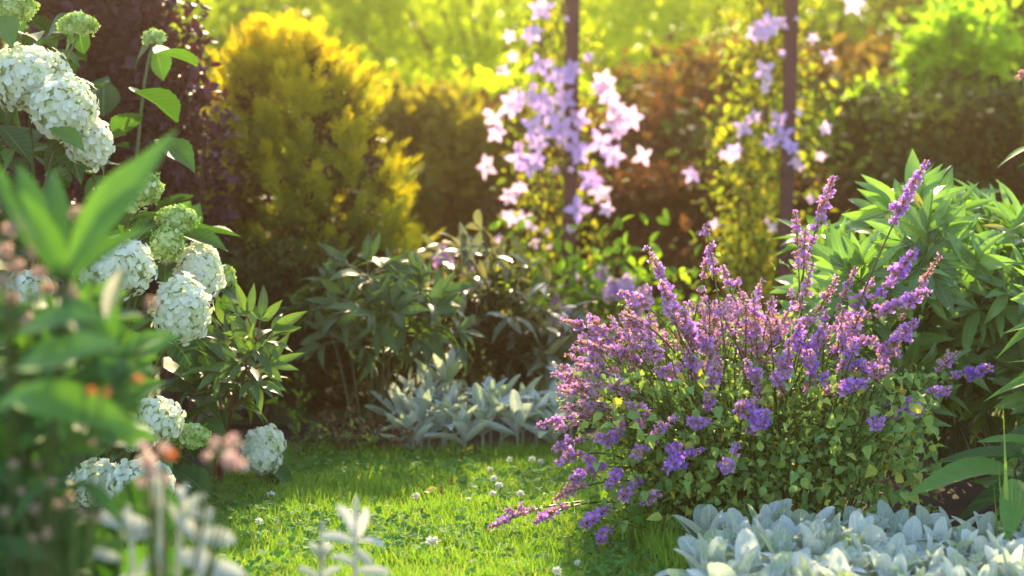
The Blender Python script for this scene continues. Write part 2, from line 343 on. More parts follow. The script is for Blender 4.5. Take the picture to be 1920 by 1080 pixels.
def seed_stalk(px, py0, py1, label):
    k = (py1 - 540) / FPX; d = CAMZ / (SP + k * CP); a = at(px, py1, d); a[2] = 0; c = at(px + 2, py0, d)
    s = thing("grass_seed_stalk", a, label, "seed stalk", "seed stalks in the lawn")
    m = MB(); m.tube(bez(a, (a + c) / 2 + [.003, 0, 0], c, 5), .001, .0008, 5, .4); m.build("stem", M_stem, s)
    m = MB(); rr = rng(int(px)); n = 40; tt = rr.random(n); P = c - (c - a) * .3 * tt[:, None]; D = nrm(rdir(rr, n) + [0, 0, .8])
    m.inst(pet_s, P, D, rdir(rr, n), .006, rr.random(n)); m.build("seed_head", M_brown, s)
seed_stalk(845, 893, 950, "dark brown plantain seed stalk, tallest in mid lawn")
seed_stalk(826, 912, 960, "thin green seed stalk left of the dark brown one")
seed_stalk(790, 955, 985, "short seed stalk under the left clover head")
seed_stalk(431, 940, 975, "tan seed stalk near the hydrangea foot")
def fallen(px, py, s, label, rot):
    k = (py - 540) / FPX; d = (CAMZ - .03) / (SP + k * CP); c = at(px, py, d)
    m = MB(); m.inst(leaf_t(8, .55, 4, .45, .5, .3, .0, .05), [[0, 0, 0]], [[math.cos(rot), math.sin(rot), .1]], [[.1, -.5, 1]], s, .4)
    o = m.build("fallen_leaf", M_yellow); o.location = tuple(c - [0, 0, 0]); tag(o, label, "fallen leaf")
fallen(795, 922, .034, "bright yellow fallen leaf lying on the left middle of the lawn", .1)
fallen(1000, 902, .02, "small yellow fallen leaf on the lawn close to the catmint", .4)

# ------------------------------------------------------------------ hydrangea
petal = leaf_t(3, .95, 2, .6, -.35, .15, tip=.12)
def flower_head(parent, px, py, rx, ry, d, young=False, tilt=0., seed=0, mat=None):
    rr = rng(1000 + seed); c = at(px, py, d); k = d / FPX
    R = np.array([rx * k, (rx * k + ry * k) / 2 * (.75 if young else .9), ry * k])
    fs = .006 if young else .0086
    n = int(4 * np.pi * R.mean() ** 2 / (fs * 1.35) ** 2)
    i = np.arange(n) + .5; ph = np.arccos(1 - 1.75 * i / n); th = np.pi * (1 + 5 ** .5) * i
    Nn = np.stack([np.sin(ph) * np.cos(th), np.sin(ph) * np.sin(th), np.cos(ph)], -1)
    ct, st = math.cos(tilt), math.sin(tilt); Rt = np.array([[ct, 0, st], [0, 1, 0], [-st, 0, ct]])
    Tc = nrm(np.array([0, -.45, 0.9])); # the dome faces up and a little to the viewer
    Ry = frames(np.array([[0, .9, .45]]), np.array([Tc]))[0]; Nn = Nn @ Ry.T @ Rt.T
    lump = 1 + .06 * np.sin(Nn[:, 0] * 7 + seed) * np.cos(Nn[:, 2] * 6 + seed) + .04 * np.sin(Nn[:, 1] * 9 + Nn[:, 2] * 8 + seed)
    lump = lump + .07 * np.sin(Nn[:, 0] * 13 + seed * 2) * np.sin(Nn[:, 2] * 12 + seed)
    P = c + Nn * R * (lump * rr.uniform(.86, 1.07, n))[:, None]
    Fn = nrm(Nn + rr.normal(0, .33, (n, 3))); ref = nrm(np.cross(Fn, rdir(rr, n))); ref2 = np.cross(Fn, ref)
    cl = np.clip(.55 + .28 * np.sin(Nn[:, 0] * 4 + seed * 3) * np.cos(Nn[:, 2] * 5 + seed) + rr.normal(0, .2, n) , 0, 1)
    m = MB()
    for a in range(4):
        an = a * np.pi / 2 + rr.normal(0, .12, n); D = ref * np.cos(an)[:, None] + ref2 * np.sin(an)[:, None] + Fn * .22
        m.inst(petal, P, D, Fn, fs * rr.uniform(.8, 1.2, n), cl)
    if young:
        for _ in range(2):
            Q = P + rdir(rr, n) * fs * .7; m.inst(petal, Q, Fn + rdir(rr, n) * .6, ref, fs * .7, np.clip(cl - .2, 0, 1))
    m.ball(c, R * .84, .0, mi=1, lump=.05, seed=seed, seg=20, rings=12)
    return m.build("flower_head", [M_lime if young else M_white, M_core], parent), c, R
hyd_base = np.array([gx(140, 4.55), 4.6, 0.])
hyd = thing("hydrangea_bush", hyd_base, "white hydrangea bush with big round flower heads filling the left border", "hydrangea")
HEADS = [(12, 12, 52, 34, 4.35, 1, 0), (146, 46, 36, 21, 4.3, 1, .05), (50, 150, 82, 62, 4.3, 0, .2), (120, 205, 60, 62, 4.2, 0, .3), (165, 268, 42, 48, 4.25, 0, .4),
         (288, 70, 20, 13, 4.7, 1, 0), (266, 354, 36, 32, 4.3, 1, .1), (331, 411, 38, 24, 4.35, 1, .1), (312, 459, 30, 31, 4.3, 1, .2), (266, 475, 34, 42, 4.45, 0, 0),
         (216, 503, 70, 55, 4.15, 0, .0), (372, 512, 44, 58, 4.4, 0, .1), (421, 522, 20, 24, 4.5, 1, .2), (338, 582, 53, 62, 4.2, 0, .15), (78, 440, 34, 26, 4.4, 0, 0),
         (50, 548, 46, 38, 4.3, 0, 0), (294, 787, 48, 38, 4.2, 0, .1), (262, 818, 32, 30, 4.25, 0, 0), (357, 818, 35, 22, 4.3, 1, .2), (495, 835, 37, 34, 4.6, 0, .1),
         (488, 862, 36, 26, 4.58, 0, .1), (185, 908, 58, 44, 4.1, 0, 0), (262, 912, 62, 48, 4.05, 0, 0), (243, 388, 14, 11, 4.25, 1, 0)]
stems = MB()
for i, (px, py, rx, ry, d, yg, tl) in enumerate(HEADS):
    _, c, R = flower_head(hyd, px, py, rx, ry, d, bool(yg), tl, i)
    a = hyd_base + np.array([rng(i).uniform(-.15, .15), rng(i + 50).uniform(-.1, .1), 0]); low = c[2] < .3
    e = c - [0, -.01, R[2] * .7]
    ctl = np.array([(a[0] + c[0]) / 2 + (.02 if low else -.02), (a[1] + c[1]) / 2 + .05, c[2] + (.05 if low else -.12)])
    if i == 1: ctl = at(120, 118, 4.32); a2 = at(85, 260, 4.4); stems.tube(bez(a2, ctl, e, 8), .0035, .0025, 6, .9); continue
    stems.tube(bez(a, ctl, e, 10), .006, .0032, 6, .35)
stems.build("stems", M_stem, hyd)
hl = [leaf_t(16, .62, 4, .42, c, f, .035, .03) for c, f in ((-.5, .3), (-.9, .2), (-.2, .4))]
lv = MB(); r = rng(5)
n = 330
px = r.uniform(-160, 400, n); py = r.uniform(60, 930, n)
lim = np.interp(py, [0, 200, 330, 480, 620, 800, 930], [90, 190, 250, 420, 400, 420, 430]); px = np.minimum(px, lim - r.uniform(0, 90, n))
dep = r.uniform(4.4, 5.0, n)
P = np.array([at(a, b_, c_) for a, b_, c_ in zip(px, py, dep)]); P[:, 2] = np.maximum(P[:, 2], .03)
D = nrm(nrm(P - (hyd_base + [0, .1, .3])) * [1, .6, .4] + r.normal(0, .45, (n, 3)) + [0, -.35, -.15])
N = nrm(r.normal(0, .35, (n, 3)) + [0, -.35, 1])
for q in range(3): lv.inst(hl[q], P[q::3], D[q::3], N[q::3], r.uniform(.07, .13, n)[q::3], r.random(n)[q::3] * .8)
# single leaves the photo shows clearly: from (x0,y0) to (x1,y1)
def put_leaf(m, T, x0, y0, x1, y1, d0, d1, rnd, N=(0, -.6, .8), wid=1.):
    a, c = at(x0, y0, d0), at(x1, y1, d1); L = np.linalg.norm(c - a)
    m.inst(T, [a], [c - a], [N], np.array([[L * wid, L * 1.06, L]]), rnd)
for a in ((290, 100, 368, 112, 4.45, 4.6, .95), (250, 172, 332, 212, 4.4, 4.6, .5), (296, 262, 362, 312, 4.5, 4.4, .55), (330, 440, 424, 462, 4.4, 4.35, .35),
          (215, 618, 285, 690, 4.1, 4.05, .7), (128, 158, 175, 215, 4.22, 4.2, .9), (92, 240, 158, 278, 4.15, 4.1, .95), (0, 235, 60, 300, 4.2, 4.15, .15), (0, 30, 20, 80, 4.3, 4.2, .8),
          (110, 220, 150, 330, 4.3, 4.2, .2), (240, 415, 300, 400, 4.3, 4.3, .4), (190, 430, 120, 400, 4.4, 4.3, .3), (330, 880, 395, 925, 4.3, 4.2, .3), (300, 862, 320, 890, 4.15, 4.1, .8),
          (135, 60, 148, 78, 4.3, 4.28, 1.), (140, 62, 125, 74, 4.3, 4.28, .9), (225, 640, 160, 700, 4.1, 4.0, .8), (140, 590, 60, 610, 4.1, 4.0, .6), (220, 700, 255, 735, 4.1, 4.1, .7)):
    put_leaf(lv, hl[2], *a[:6], a[6], (0, -.35, 1), .75)
for i in range(40):
    rr = rng(900 + i); j = rr.integers(len(HEADS)); h = HEADS[j]; an = rr.uniform(0, 6.28)
    x0, y0 = h[0] + math.cos(an) * h[2] * .6, h[1] + math.sin(an) * h[3] * .6 + 10; L = rr.uniform(50, 95)
    put_leaf(lv, hl[i % 3], x0, y0, x0 + math.cos(an) * L, y0 + abs(math.sin(an)) * L * .6 + 10, h[4] + .06, h[4] + .1, rr.random() * .8)
lv.build("foliage", M_hleaf, hyd)

# ------------------------------------------------------------------ catmint
cp = leaf_t(2, .85, 2, .6, -.5, .2, tip=.12); cone = leaf_t(2, .5, 2, .7, 0, .9, tip=.15)
def spike(m, pts, rr, dens=1., bloom=.5, size=1., tint=0.):
    """whorls of florets along the polyline pts (from low to tip)"""
    pts = np.asarray(pts); T = nrm(np.gradient(pts, axis=0)); K = len(pts)
    for i in range(K):
        f = i / max(K - 1, 1); w = (1. - .45 * f) * size; n = int(rr.integers(9, 14) * dens * (1 - .3 * f))
        if n < 3: n = 3
        th = np.arange(n) / n * 6.283 + rr.random() * 6; ref = nrm(np.cross(T[i], [.3, .2, .9] if abs(T[i][2]) < .9 else [1, .2, 0])); ref2 = np.cross(T[i], ref)
        rad = ref * np.cos(th)[:, None] + ref2 * np.sin(th)[:, None]
        D = nrm(rad + T[i] * rr.uniform(.1, .9, n)[:, None] + rr.normal(0, .18, (n, 3)))
        P = pts[i] + rr.normal(0, .0022, (n, 3)); L = .0078 * w * rr.uniform(.7, 1.25, n)
        Z = nrm(np.cross(D, rdir(rr, n)))
        m.inst(cone, P, D, Z, L * 1.15, rr.random(n), 0); m.inst(cone, P, D, -Z, L * 1.15, rr.random(n), 0)
        o = rr.random(n) < bloom
        if not o.any(): continue
        Po, Do, Zo, Lo = (P + D * L[:, None])[o], D[o], Z[o], L[o]; X = np.cross(Do, Zo); q = len(Po); rn = np.clip(rr.random(q) * .8 + tint, 0, 1)
        for (a, bb, s) in ((0, .9, 1.1), (2.2, .55, .8), (4.1, .55, .8), (3.14, 1.3, .7)):
            dd = Do * bb + Zo * math.cos(a) + X * math.sin(a); m.inst(cp, Po, dd, -Do, Lo * s * .95, rn, 1)
cat_base = np.array([gx(1420, 4.25), 4.3, 0.])
cat = thing("catmint_bush", cat_base, "large catmint bush covered in violet and dusty pink flower spikes beside the lawn", "catmint")
TIPS = [ # x, y of the top, length px, depth, size, bloom, tint
 (1562, 332, 75, 4.15, 1.35, .75, .1), (1738, 300, 120, 4.1, 1.3, .8, 0), (1323, 420, 20, 4.25, 1.1, .5, .2), (1336, 452, 26, 4.25, 1.05, .45, .2), (1212, 460, 70, 4.15, 1.2, .5, .2),
 (1492, 395, 40, 4.3, 1.1, .5, .2), (1510, 430, 60, 4.2, 1.1, .5, .2), (1722, 465, 70, 4., 1.6, .85, -.2), (1765, 475, 70, 4.1, .9, .1, 0), (1355, 498, 40, 4.3, 1.1, .5, .2),
 (1163, 548, 45, 4.1, 1.2, .6, .2), (1240, 530, 70, 4.05, 1.5, .7, .1), (1412, 550, 90, 4.0, 1.5, .6, .1), (1526, 490, 70, 4.2, 1.2, .5, .3), (1617, 580, 55, 4., 1.6, .5, .2),
 (1600, 640, 70, 3.95, 1.5, .8, 0), (1640, 635, 60, 4., 1.5, .6, .1), (1688, 620, 70, 4., 1.5, .6, .1), (1436, 775, 62, 3.85, 1.5, .95, -.25), (1745, 545, 55, 4.05, 1.3, .7, 0),
 (1797, 660, 40, 4.1, 1.0, .1, 0), (1862, 690, 50, 4.2, 1.3, .9, -.2), (1788, 730, 30, 4., 1.2, .7, 0), (1733, 765, 26, 3.95, 1.1, .6, 0), (1652, 795, 22, 3.9, 1.1, .8, 0),
 (1358, 875, 25, 3.85, 1.2, .8, 0), (1250, 880, 60, 3.85, 1.45, .9, -.25), (1140, 912, 45, 3.9, 1.3, .7, -.1), (1165, 935, 50, 3.9, 1.3, .5, -.1), (1092, 985, 34, 3.9, 1.4, .85, -.1),
 (1122, 1015, 30, 3.85, 1.2, .8, -.2), (915, 990, 70, 3.98, 1.0, .5, 0), (1000, 980, 60, 3.95, 1.2, .2, 0), (1005, 800, 50, 4.1, 1.2, .6, 0), (1035, 845, 60, 4.05, 1.2, .5, 0),
 (1042, 870, 50, 4., 1.1, .4, 0), (1030, 700, 60, 4.15, 1.2, .6, .1), (1040, 935, 60, 3.95, 1.2, .1, 0), (1048, 600, 50, 4.2, 1., .4, .2), (1105, 590, 60, 4.1, 1.3, .6, .1),
 (1160, 590, 60, 4.1, 1.4, .6, .2), (1080, 640, 60, 4.1, 1.4, .6, .1), (1060, 740, 60, 4.1, 1.3, .5, .1), (1130, 650, 60, 4.05, 1.4, .6, .2), (1200, 620, 60, 4.0, 1.4, .6, .2),
 (1150, 705, 60, 4., 1.4, .6, .1), (1090, 760, 60, 4.05, 1.3, .5, .1), (1280, 580, 70, 4.05, 1.4, .6, .1), (1310, 620, 60, 4., 1.4, .6, .1), (1290, 655, 60, 4., 1.4, .5, .2),
 (1460, 590, 60, 4.05, 1.4, .6, .2), (1500, 610, 70, 4., 1.5, .8, -.1), (1540, 620, 70, 4., 1.5, .8, -.1), (1480, 640, 50, 3.95, 1.4, .7, .1), (1440, 560, 60, 4.2, 1.2, .5, .2),
 (1570, 520, 50, 4.25, 1.1, .4, .2), (1605, 500, 60, 4.3, 1.1, .4, .2), (1640, 520, 50, 4.3, 1.1, .4, .2), (1380, 560, 60, 4.2, 1.2, .5, .2), (1340, 560, 60, 4.2, 1.2, .5, .2),
 (1700, 560, 60, 4.1, 1.3, .5, .1), (1720, 600, 50, 4.05, 1.3, .6, 0), (1230, 690, 60, 3.95, 1.3, .5, .1), (1180, 760, 50, 3.95, 1.3, .5, .1), (1120, 820, 50, 3.95, 1.3, .6, 0),
 (1340, 690, 40, 3.95, 1.2, .6, .1), (1395, 755, 36, 3.9, 1.3, .7, 0), (1290, 790, 34, 3.9, 1.2, .7, 0), (1330, 740, 40, 3.95, 1.2, .5, .1), (1400, 680, 34, 3.95, 1.2, .6, .1),
 (1620, 720, 50, 3.9, 1.4, .8, -.1), (1590, 590, 50, 4.05, 1.4, .6, .1), (1665, 690, 40, 3.95, 1.3, .6, .1), (1520, 660, 50, 3.95, 1.3, .7, 0), (1230, 800, 30, 3.9, 1.1, .5, .1),
 (1450, 700, 40, 3.92, 1.2, .6, .1), (1185, 860, 30, 3.9, 1.1, .6, 0), (1205, 945, 40, 3.88, 1.1, .3, 0), (1070, 900, 40, 3.95, 1.2, .6, 0), (1430, 520, 40, 4.3, 1., .4, .2)]
CE = lambda x: np.interp(x, [1010, 1060, 1120, 1220, 1320, 1420, 1540, 1620, 1700, 1770], [760, 640, 600, 570, 550, 545, 540, 560, 600, 640])
r = rng(11); nx = 110
for i in range(nx):
    x = r.uniform(1035, 1730) if i % 3 else r.uniform(1035, 1400); top = CE(x); y = top + abs(r.normal(0, 95)); y = min(y, 900)
    if x > 1300 and y > 760 and r.random() < .7: y = top + r.uniform(0, 150)
    TIPS.append((x, y, r.uniform(18, 45), r.uniform(3.95, 4.55), r.uniform(.65, 1.05), r.uniform(.12, .6), .15))
st = MB(); lv = MB(); extra = MB(); stemlines = []
def cat_stem(tip, x, y):
    bx = cat_base + np.array([r.normal(0, .07) + (tip[0] - cat_base[0]) * .25, r.normal(0, .06), 0])
    out = tip - bx; hz = abs(out[0]) / max(out[2], .05)
    zc = tip[2] * (.85 if hz < 1.2 else 1.15) + (.03 if hz > 1.2 else 0)
    ctl = np.array([bx[0] + out[0] * (.35 if hz < 1.2 else .55), bx[1] + out[1] * .4, zc if hz > .5 else tip[2] * .6])
    return bez(bx, ctl, tip, 40)
for i, (x, y, L, d, size, bloom, tint) in enumerate(TIPS):
    rr = rng(300 + i); tip = at(x, y, d); tip[2] = max(tip[2], .02); c = cat_stem(tip, x, y); stemlines.append(c)
    st.tube(c[::3], .0030, .0014, 5, rr.uniform(.1, 1)); seg = np.linalg.norm(np.diff(c, axis=0), axis=1); cum = np.concatenate([[0], np.cumsum(seg)]); tot = cum[-1]
    Lm = L / FPX * d; step = .0095 * size
    ds = list(np.arange(max(tot - Lm, .05), tot, step)); g = tot - Lm
    for _ in range(rr.integers(1, 4)):           # interrupted lower whorls
        g -= rr.uniform(.02, .035)
        if g > .1: ds = [g, g + step * .6] + ds
    ds = np.array(ds); pts = np.stack([np.interp(ds, cum, c[:, k]) for k in range(3)], -1)
    m = MB() if i < 100 else extra
    low = ds < tot - Lm
    if len(pts) > 1: m.tube(pts, .0017, .001, 5, .9)
    spike(m, pts[~low] if (~low).sum() > 1 else np.stack([c[-2], c[-1]]), rr, 1., bloom * (.72 if tint > 0 else 1), size, tint)
    for q in pts[low]: spike(m, np.stack([q, q + [0, 0, .004]]), rr, .8, bloom * .7, size * .75, tint)
    # two or three short side sprigs under the spike
    for _ in range(rr.integers(0, 3)):
        g = tot - Lm - rr.uniform(0, .05); a = np.array([np.interp(g, cum, c[:, k]) for k in range(3)]); e = a + nrm(rr.normal(0, .8, 3) + [0, -.2, 1.]) * rr.uniform(.025, .05)
        m.tube([a, (a + e) / 2 + [0, 0, .002], e], .001, .0008, 4, .9); spike(m, np.linspace(a * .4 + e * .6, e, 3), rr, .8, bloom, size * .75, tint)
    if i < 100: m.build("flower_spike", [M_calyx, M_violet], cat)
tag(extra.build("flower_spikes", [M_calyx, M_violet], cat), kind="stuff")
for i in range(70):
    rr = rng(3000 + i); x = rr.uniform(1150, 1740); y = rr.uniform(620, 820); e = at(x, y, rr.uniform(3.95, 4.2)); a = cat_base + [(e[0] - cat_base[0]) * .6, rr.uniform(-.22, -.05), 0]
    st.tube(bez(a, (a + e) / 2 + [0, 0, .05], e, 8), .0026, .0014, 5, rr.uniform(.3, 1)); stemlines.append(bez(a, (a + e) / 2 + [0, 0, .05], e, 40))
# stems
st.build("stems", M_stem, cat)
# leaves along the stems and filling the bush
cl_ = [leaf_t(11, .60, 2, .36, c, f, .16, w_) for c, f, w_ in ((-1.1, .55, .05), (-.3, .35, .08))]
r = rng(12)
def cat_leaves(n, f0, f1, spread, s0, s1):
    idx = r.integers(0, len(stemlines), n); f = r.uniform(f0, f1, n)
    P = np.array([stemlines[i][min(int(q * 39), 39)] for i, q in zip(idx, f)]) + r.normal(0, spread, (n, 3)) * [1.3, 1, .8]
    P[:, 2] = np.maximum(P[:, 2], .01); k = len(P)
    D = nrm(r.normal(0, .8, (k, 3)) + [0, -.25, .1]); N = nrm(r.normal(0, .7, (k, 3)) + [0, -.2, 1])
    yel = np.clip(.32 - P[:, 2] * 1.0, 0, .3) * (P[:, 0] > gx(1230, 4.2)) 
    rn = np.clip(r.beta(2, 2.4, k) * .62 + yel * r.random(k) * 1.3, 0, .8); rn = np.where(r.random(k) < .012, 1., rn)
    for q in range(2): lv.inst(cl_[q], P[q::2], D[q::2], N[q::2], r.uniform(s0, s1, k)[q::2], rn[q::2])
cat_leaves(6000, .12, .84, .026, .009, .023); cat_leaves(2900, .05, .6, .045, .016, .034)
cat_leaves(2500, .3, .97, .008, .008, .02)
# bed of leafy shoots across the front of the bush
n = 1300; x = r.uniform(1120, 1760, n); y = r.uniform(700, 990, n); P = np.array([at(a, b_, c_) for a, b_, c_ in zip(x, y, r.uniform(3.9, 4.4, n))]); P[:, 2] = np.maximum(P[:, 2], .01)
k = n; rn = np.clip(.15 + .5 * r.random(n) + .25 * (r.random(n) < .25), 0, .8); rn = np.where(r.random(n) < .02, 1., rn)
lv.inst(cl_[0], P, nrm(r.normal(0, .8, (n, 3)) + [0, -.5, -.1]), nrm(r.normal(0, .5, (n, 3)) + [0, -.4, 1]), r.uniform(.014, .036, n), rn)
lv.build("foliage", M_catleaf, cat)

# ------------------------------------------------------------------ peonies
def leaflets(w=.30, n=8, m=4): return [leaf_t(n, w, m, .42, c, f, 0, wv) for c, f, wv in ((-.6, .35, .03), (-1.1, .25, .05), (-.2, .45, .0), (-.8, .15, .06))]
PL = leaflets(.26)
def peony_top(m, stm, P, axis, rr, L=.1, nl=6, rnd0=.2, rnd1=.8, petiole=.05, cam_bias=0.):
    """a shoot top: compound leaves fanning out around axis at P"""
    axis = nrm(axis); ref = nrm(np.cross(axis, [.2, 1, .1])); ref2 = np.cross(axis, ref)
    for j in range(nl):
        th = j / nl * 6.283 + rr.uniform(-.4, .4); el = rr.uniform(.15, 1.1)
        d = nrm(axis * el + ref * math.cos(th) + ref2 * math.sin(th)); e = P + d * petiole * rr.uniform(.6, 1.3)
        stm.tube(bez(P, P + d * petiole * .4 + axis * .01, e, 4), .0018, .0013, 4, .6)
        side = nrm(np.cross(d, axis)); up = nrm(np.cross(side, d)); k = int(rr.choice([3, 3, 5]))
        for q in range(k):
            a = (q - (k - 1) / 2) * rr.uniform(.55, .75); dd = nrm(d * math.cos(a) + side * math.sin(a) + up * rr.normal(0, .15)); ll = L * (1.1 - .16 * abs(q - (k - 1) / 2)) * rr.uniform(.8, 1.15)
            m.inst(PL[rr.integers(4)], [e], [dd], [up + rr.normal(0, .25, 3)], np.array([[ll * rr.uniform(.7, 1.2), ll, ll * rr.uniform(.6, 1.5)]]), 1. if rr.random() < .02 else rr.uniform(rnd0, rnd1) * .95)
def peony(name, label, base, tops, mat, L=.1, rnd=(.2, .8), stem_mat=None, group=None, cat_="peony", seed=0, nl=6, stem_r=.004, spread=.06):
    rr = rng(seed); t = thing(name, base, label, cat_, group); m, s = MB(), MB()
    for (x, y, d, sc_) in tops:
        P = at(x, y, d); P[2] = max(P[2], .04); a = base + np.array([rr.normal(0, spread), rr.normal(0, spread * .7), 0]); ctl = np.array([a[0] * .7 + P[0] * .3, a[1] * .7 + P[1] * .3, P[2] * .7])
        c = bez(a, ctl, P, 9); s.tube(c, stem_r, stem_r * .5, 6, rr.random())
        peony_top(m, s, P, P - ctl + [0, -.02, .02], rr, L * sc_, nl, *rnd)
        for f in ((5, 6, 7) if len(tops) != 12 else (7,)):
            if rr.random() < .75: peony_top(m, s, c[f], nrm(rr.normal(0, .6, 3) + [0, -.3, .8]), rr, L * sc_ * .95, 3, rnd[0] * .7, rnd[1] * .9)
    s.build("stems", stem_mat or M_stem, t); m.build("foliage", mat, t); return t
r = rng(21); tops = []
for i in range(78):
    x = r.uniform(1550, 2050); top = np.interp(x, [1530, 1600, 1680, 1740, 1860, 1940, 2050], [430, 420, 400, 370, 400, 430, 460]); y = top + 25 + abs(r.normal(0, 150)); y = min(y, 900)
    tops.append((x, y, r.uniform(4.45, 5.1) if y < 560 else r.uniform(4.35, 4.8), r.uniform(.8, 1.15)))
peony("peony_bush", "broad glossy green peony bush behind the catmint at the right edge", np.array([gx(1790, 4.85), 4.95, 0.]), tops, M_peony, .105, (.15, .8), seed=3, nl=7, spread=.13)
# middle peony: fan of stems before the conifer
tops = [(625, 540, 5.3, .9), (690, 520, 5.2, 1.), (745, 545, 5.25, 1.), (790, 560, 5.2, 1.), (660, 585, 5.15, 1.), (720, 590, 5.1, 1.), (770, 610, 5.15, 1.), (600, 580, 5.35, .9), (820, 625, 5.2, .9), (640, 640, 5.2, .9), (700, 650, 5.15, .8), (760, 655, 5.2, .8)]
peony("peony_bush", "peony with shade-darkened leaves on bare upright stems in front of the golden conifer", np.array([gx(705, 5.25), 5.28, 0.]), tops, M_peony_dark, .095, (.2, .8), seed=4, nl=6)
# small peony shoot by the hydrangea
tops = [(440, 672, 4.5, 1.), (480, 640, 4.5, .9), (410, 650, 4.6, .9), (460, 700, 4.45, 1.), (380, 690, 4.6, .9)]
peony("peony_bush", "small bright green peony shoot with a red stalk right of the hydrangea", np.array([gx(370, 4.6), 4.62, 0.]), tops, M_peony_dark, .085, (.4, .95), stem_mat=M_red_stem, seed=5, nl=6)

# ------------------------------------------------------------------ silver lamb's ears
LL = [leaf_t(10, .37, 4, .56, c, f, 0, wv, tip=.12) for c, f, wv in ((-.5, .45, .0), (-.9, .3, .03), (.15, .5, .0), (-1.3, .3, .04))]
def rosette(P, rr, parent, L=.08, n=13, lean=(0, 0), lo=.95, wk=1.):
    m = MB()
    for j in range(n):
        f = j / n; th = j * 2.4 + rr.uniform(-.3, .3); el = 1.5 - lo * f + rr.normal(0, .12)
        d = np.array([math.cos(th) * math.cos(el) + lean[0], math.sin(th) * math.cos(el) + lean[1], math.sin(el)])
        up = nrm(np.array([-math.cos(th) * math.sin(el), -math.sin(th) * math.sin(el), math.cos(el)]) + rr.normal(0, .15, 3)); l = L * (.65 + .5 * math.sin(min(f * 2.4, 1.6))) * rr.uniform(.85, 1.15)
        m.inst(LL[rr.integers(4)], [P + [0, 0, .03 * (1 - f)]], [d], [up], np.array([[l * rr.uniform(.8, 1.1) * wk, l, l]]), rr.random() * .8 if rr.random() < .9 else 1.)
    m.tube([[P[0], P[1], 0], P, P + [0, 0, .03]], .004, .003, 6, .5)
    return m.build("rosette", M_lambs, parent)
def lambs(label, ros, seed, L=.08, n=13, wk=1., lo=.95):
    rr = rng(seed); c = np.mean([[a, b_, 0] for a, b_, *_ in ros], axis=0); t = thing("lambs_ear_plant", c, label, "lamb's ear", "silver lamb's ear plants")
    for a in ros: rosette(np.array([a[0], a[1], a[2] if len(a) > 2 else .03]), rr, t, L, n, (0, 0), lo, wk)
    return t
r = rng(31)
def near_row(x0, x1, n, top):
    out = []; rows = 5; c = n // rows
    for j in range(rows):
        for i in range(c):
            y = 3.80 - .11 * j + r.normal(0, .02); px = x0 + (x1 - x0) * (i + .5 + .4 * (j % 2)) / c + r.normal(0, 10); out.append((gx(px, y), y, r.uniform(.004, .016) * top))
    return out
lambs("silver furry lamb's ear clump, left of the three at the front", near_row(1300, 1560, 25, 1.4), 41, .088, 11, .9, .95)
lambs("silver furry lamb's ear clump, middle of the three at the front", near_row(1560, 1760, 20, .8), 42, .088, 11, .9, .95)
lambs("silver furry lamb's ear clump at the front in the bottom right corner", near_row(1760, 2040, 25, .8), 43, .088, 11, .9, .95)
far = lambs("distant silver lamb's ear with a taller leafy stalk, left of the far group", [(gx(x, y), y, z) for x, y, z in ((755, 5.2, .07), (790, 5.12, .06), (830, 5.1, .06), (805, 5.22, .10), (850, 5.2, .07), (835, 5.27, .15), (870, 5.06, .03), (775, 5.05, .02))], 44, .10, 13, .62, 1.15)
lambs("distant silver lamb's ear spreading low, right of the far group", [(gx(x, y), y, z) for x, y, z in ((905, 5.1, .05), (940, 5.15, .06), (920, 5.22, .08), (970, 5.1, .05), (1005, 5.15, .05), (1040, 5.2, .07), (1070, 5.3, .12), (980, 5.25, .07), (1040, 5.08, .03))], 45, .105, 13, .62, 1.15)
pp = MB(); pp.inst(leaf_t(4, .8, 4, .55, -.5, .3, tip=.1), [[0, 0, 0], [0, 0, 0]], [[.6, -.2, .1], [-.5, -.3, .1]], [[0, -.6, 1]] * 2, .014, .1)
o = pp.build("fallen_petal", M_pink); c = at(1457, 1012, 3.72); o.location = tuple(c); tag(o, "pink petal lying on the front silver leaves", "petal")

# ------------------------------------------------------------------ conifers
def spray_t(seed, n=9):
    rr = rng(seed); S = leaf_t(3, .06, 1, .4, -.2, 0, tip=.25); parts = [tuple(x.copy() for x in S)]
    def rot(T, a, s, off):
        v, f, u = T; c, sn = math.cos(a), math.sin(a); R2 = np.array([[c, sn, 0], [-sn, c, 0], [0, 0, 1]]); return ((v * s) @ R2.T + off, f, u)
    for i in range(n):
        t = .12 + .8 * i / n; sd = 1 if i % 2 else -1; a = sd * rr.uniform(.65, .95); l = (.52 - .38 * t) * rr.uniform(.8, 1.2); off = np.array([0, t, 0.])
        parts.append(rot(S, a, np.array([l * 1.6, l, l]), off))
        for q in (.35, .6, .8):
            a2 = a + rr.choice([-1, 1]) * .6; o2 = off + np.array([math.sin(a), math.cos(a), rr.uniform(-.05, .05)]) * l * q
            parts.append(rot(S, a2, np.array([l * .9, l * .42, l]), o2))
    return merge_t(parts)
SPR = [spray_t(i) for i in range(4)]
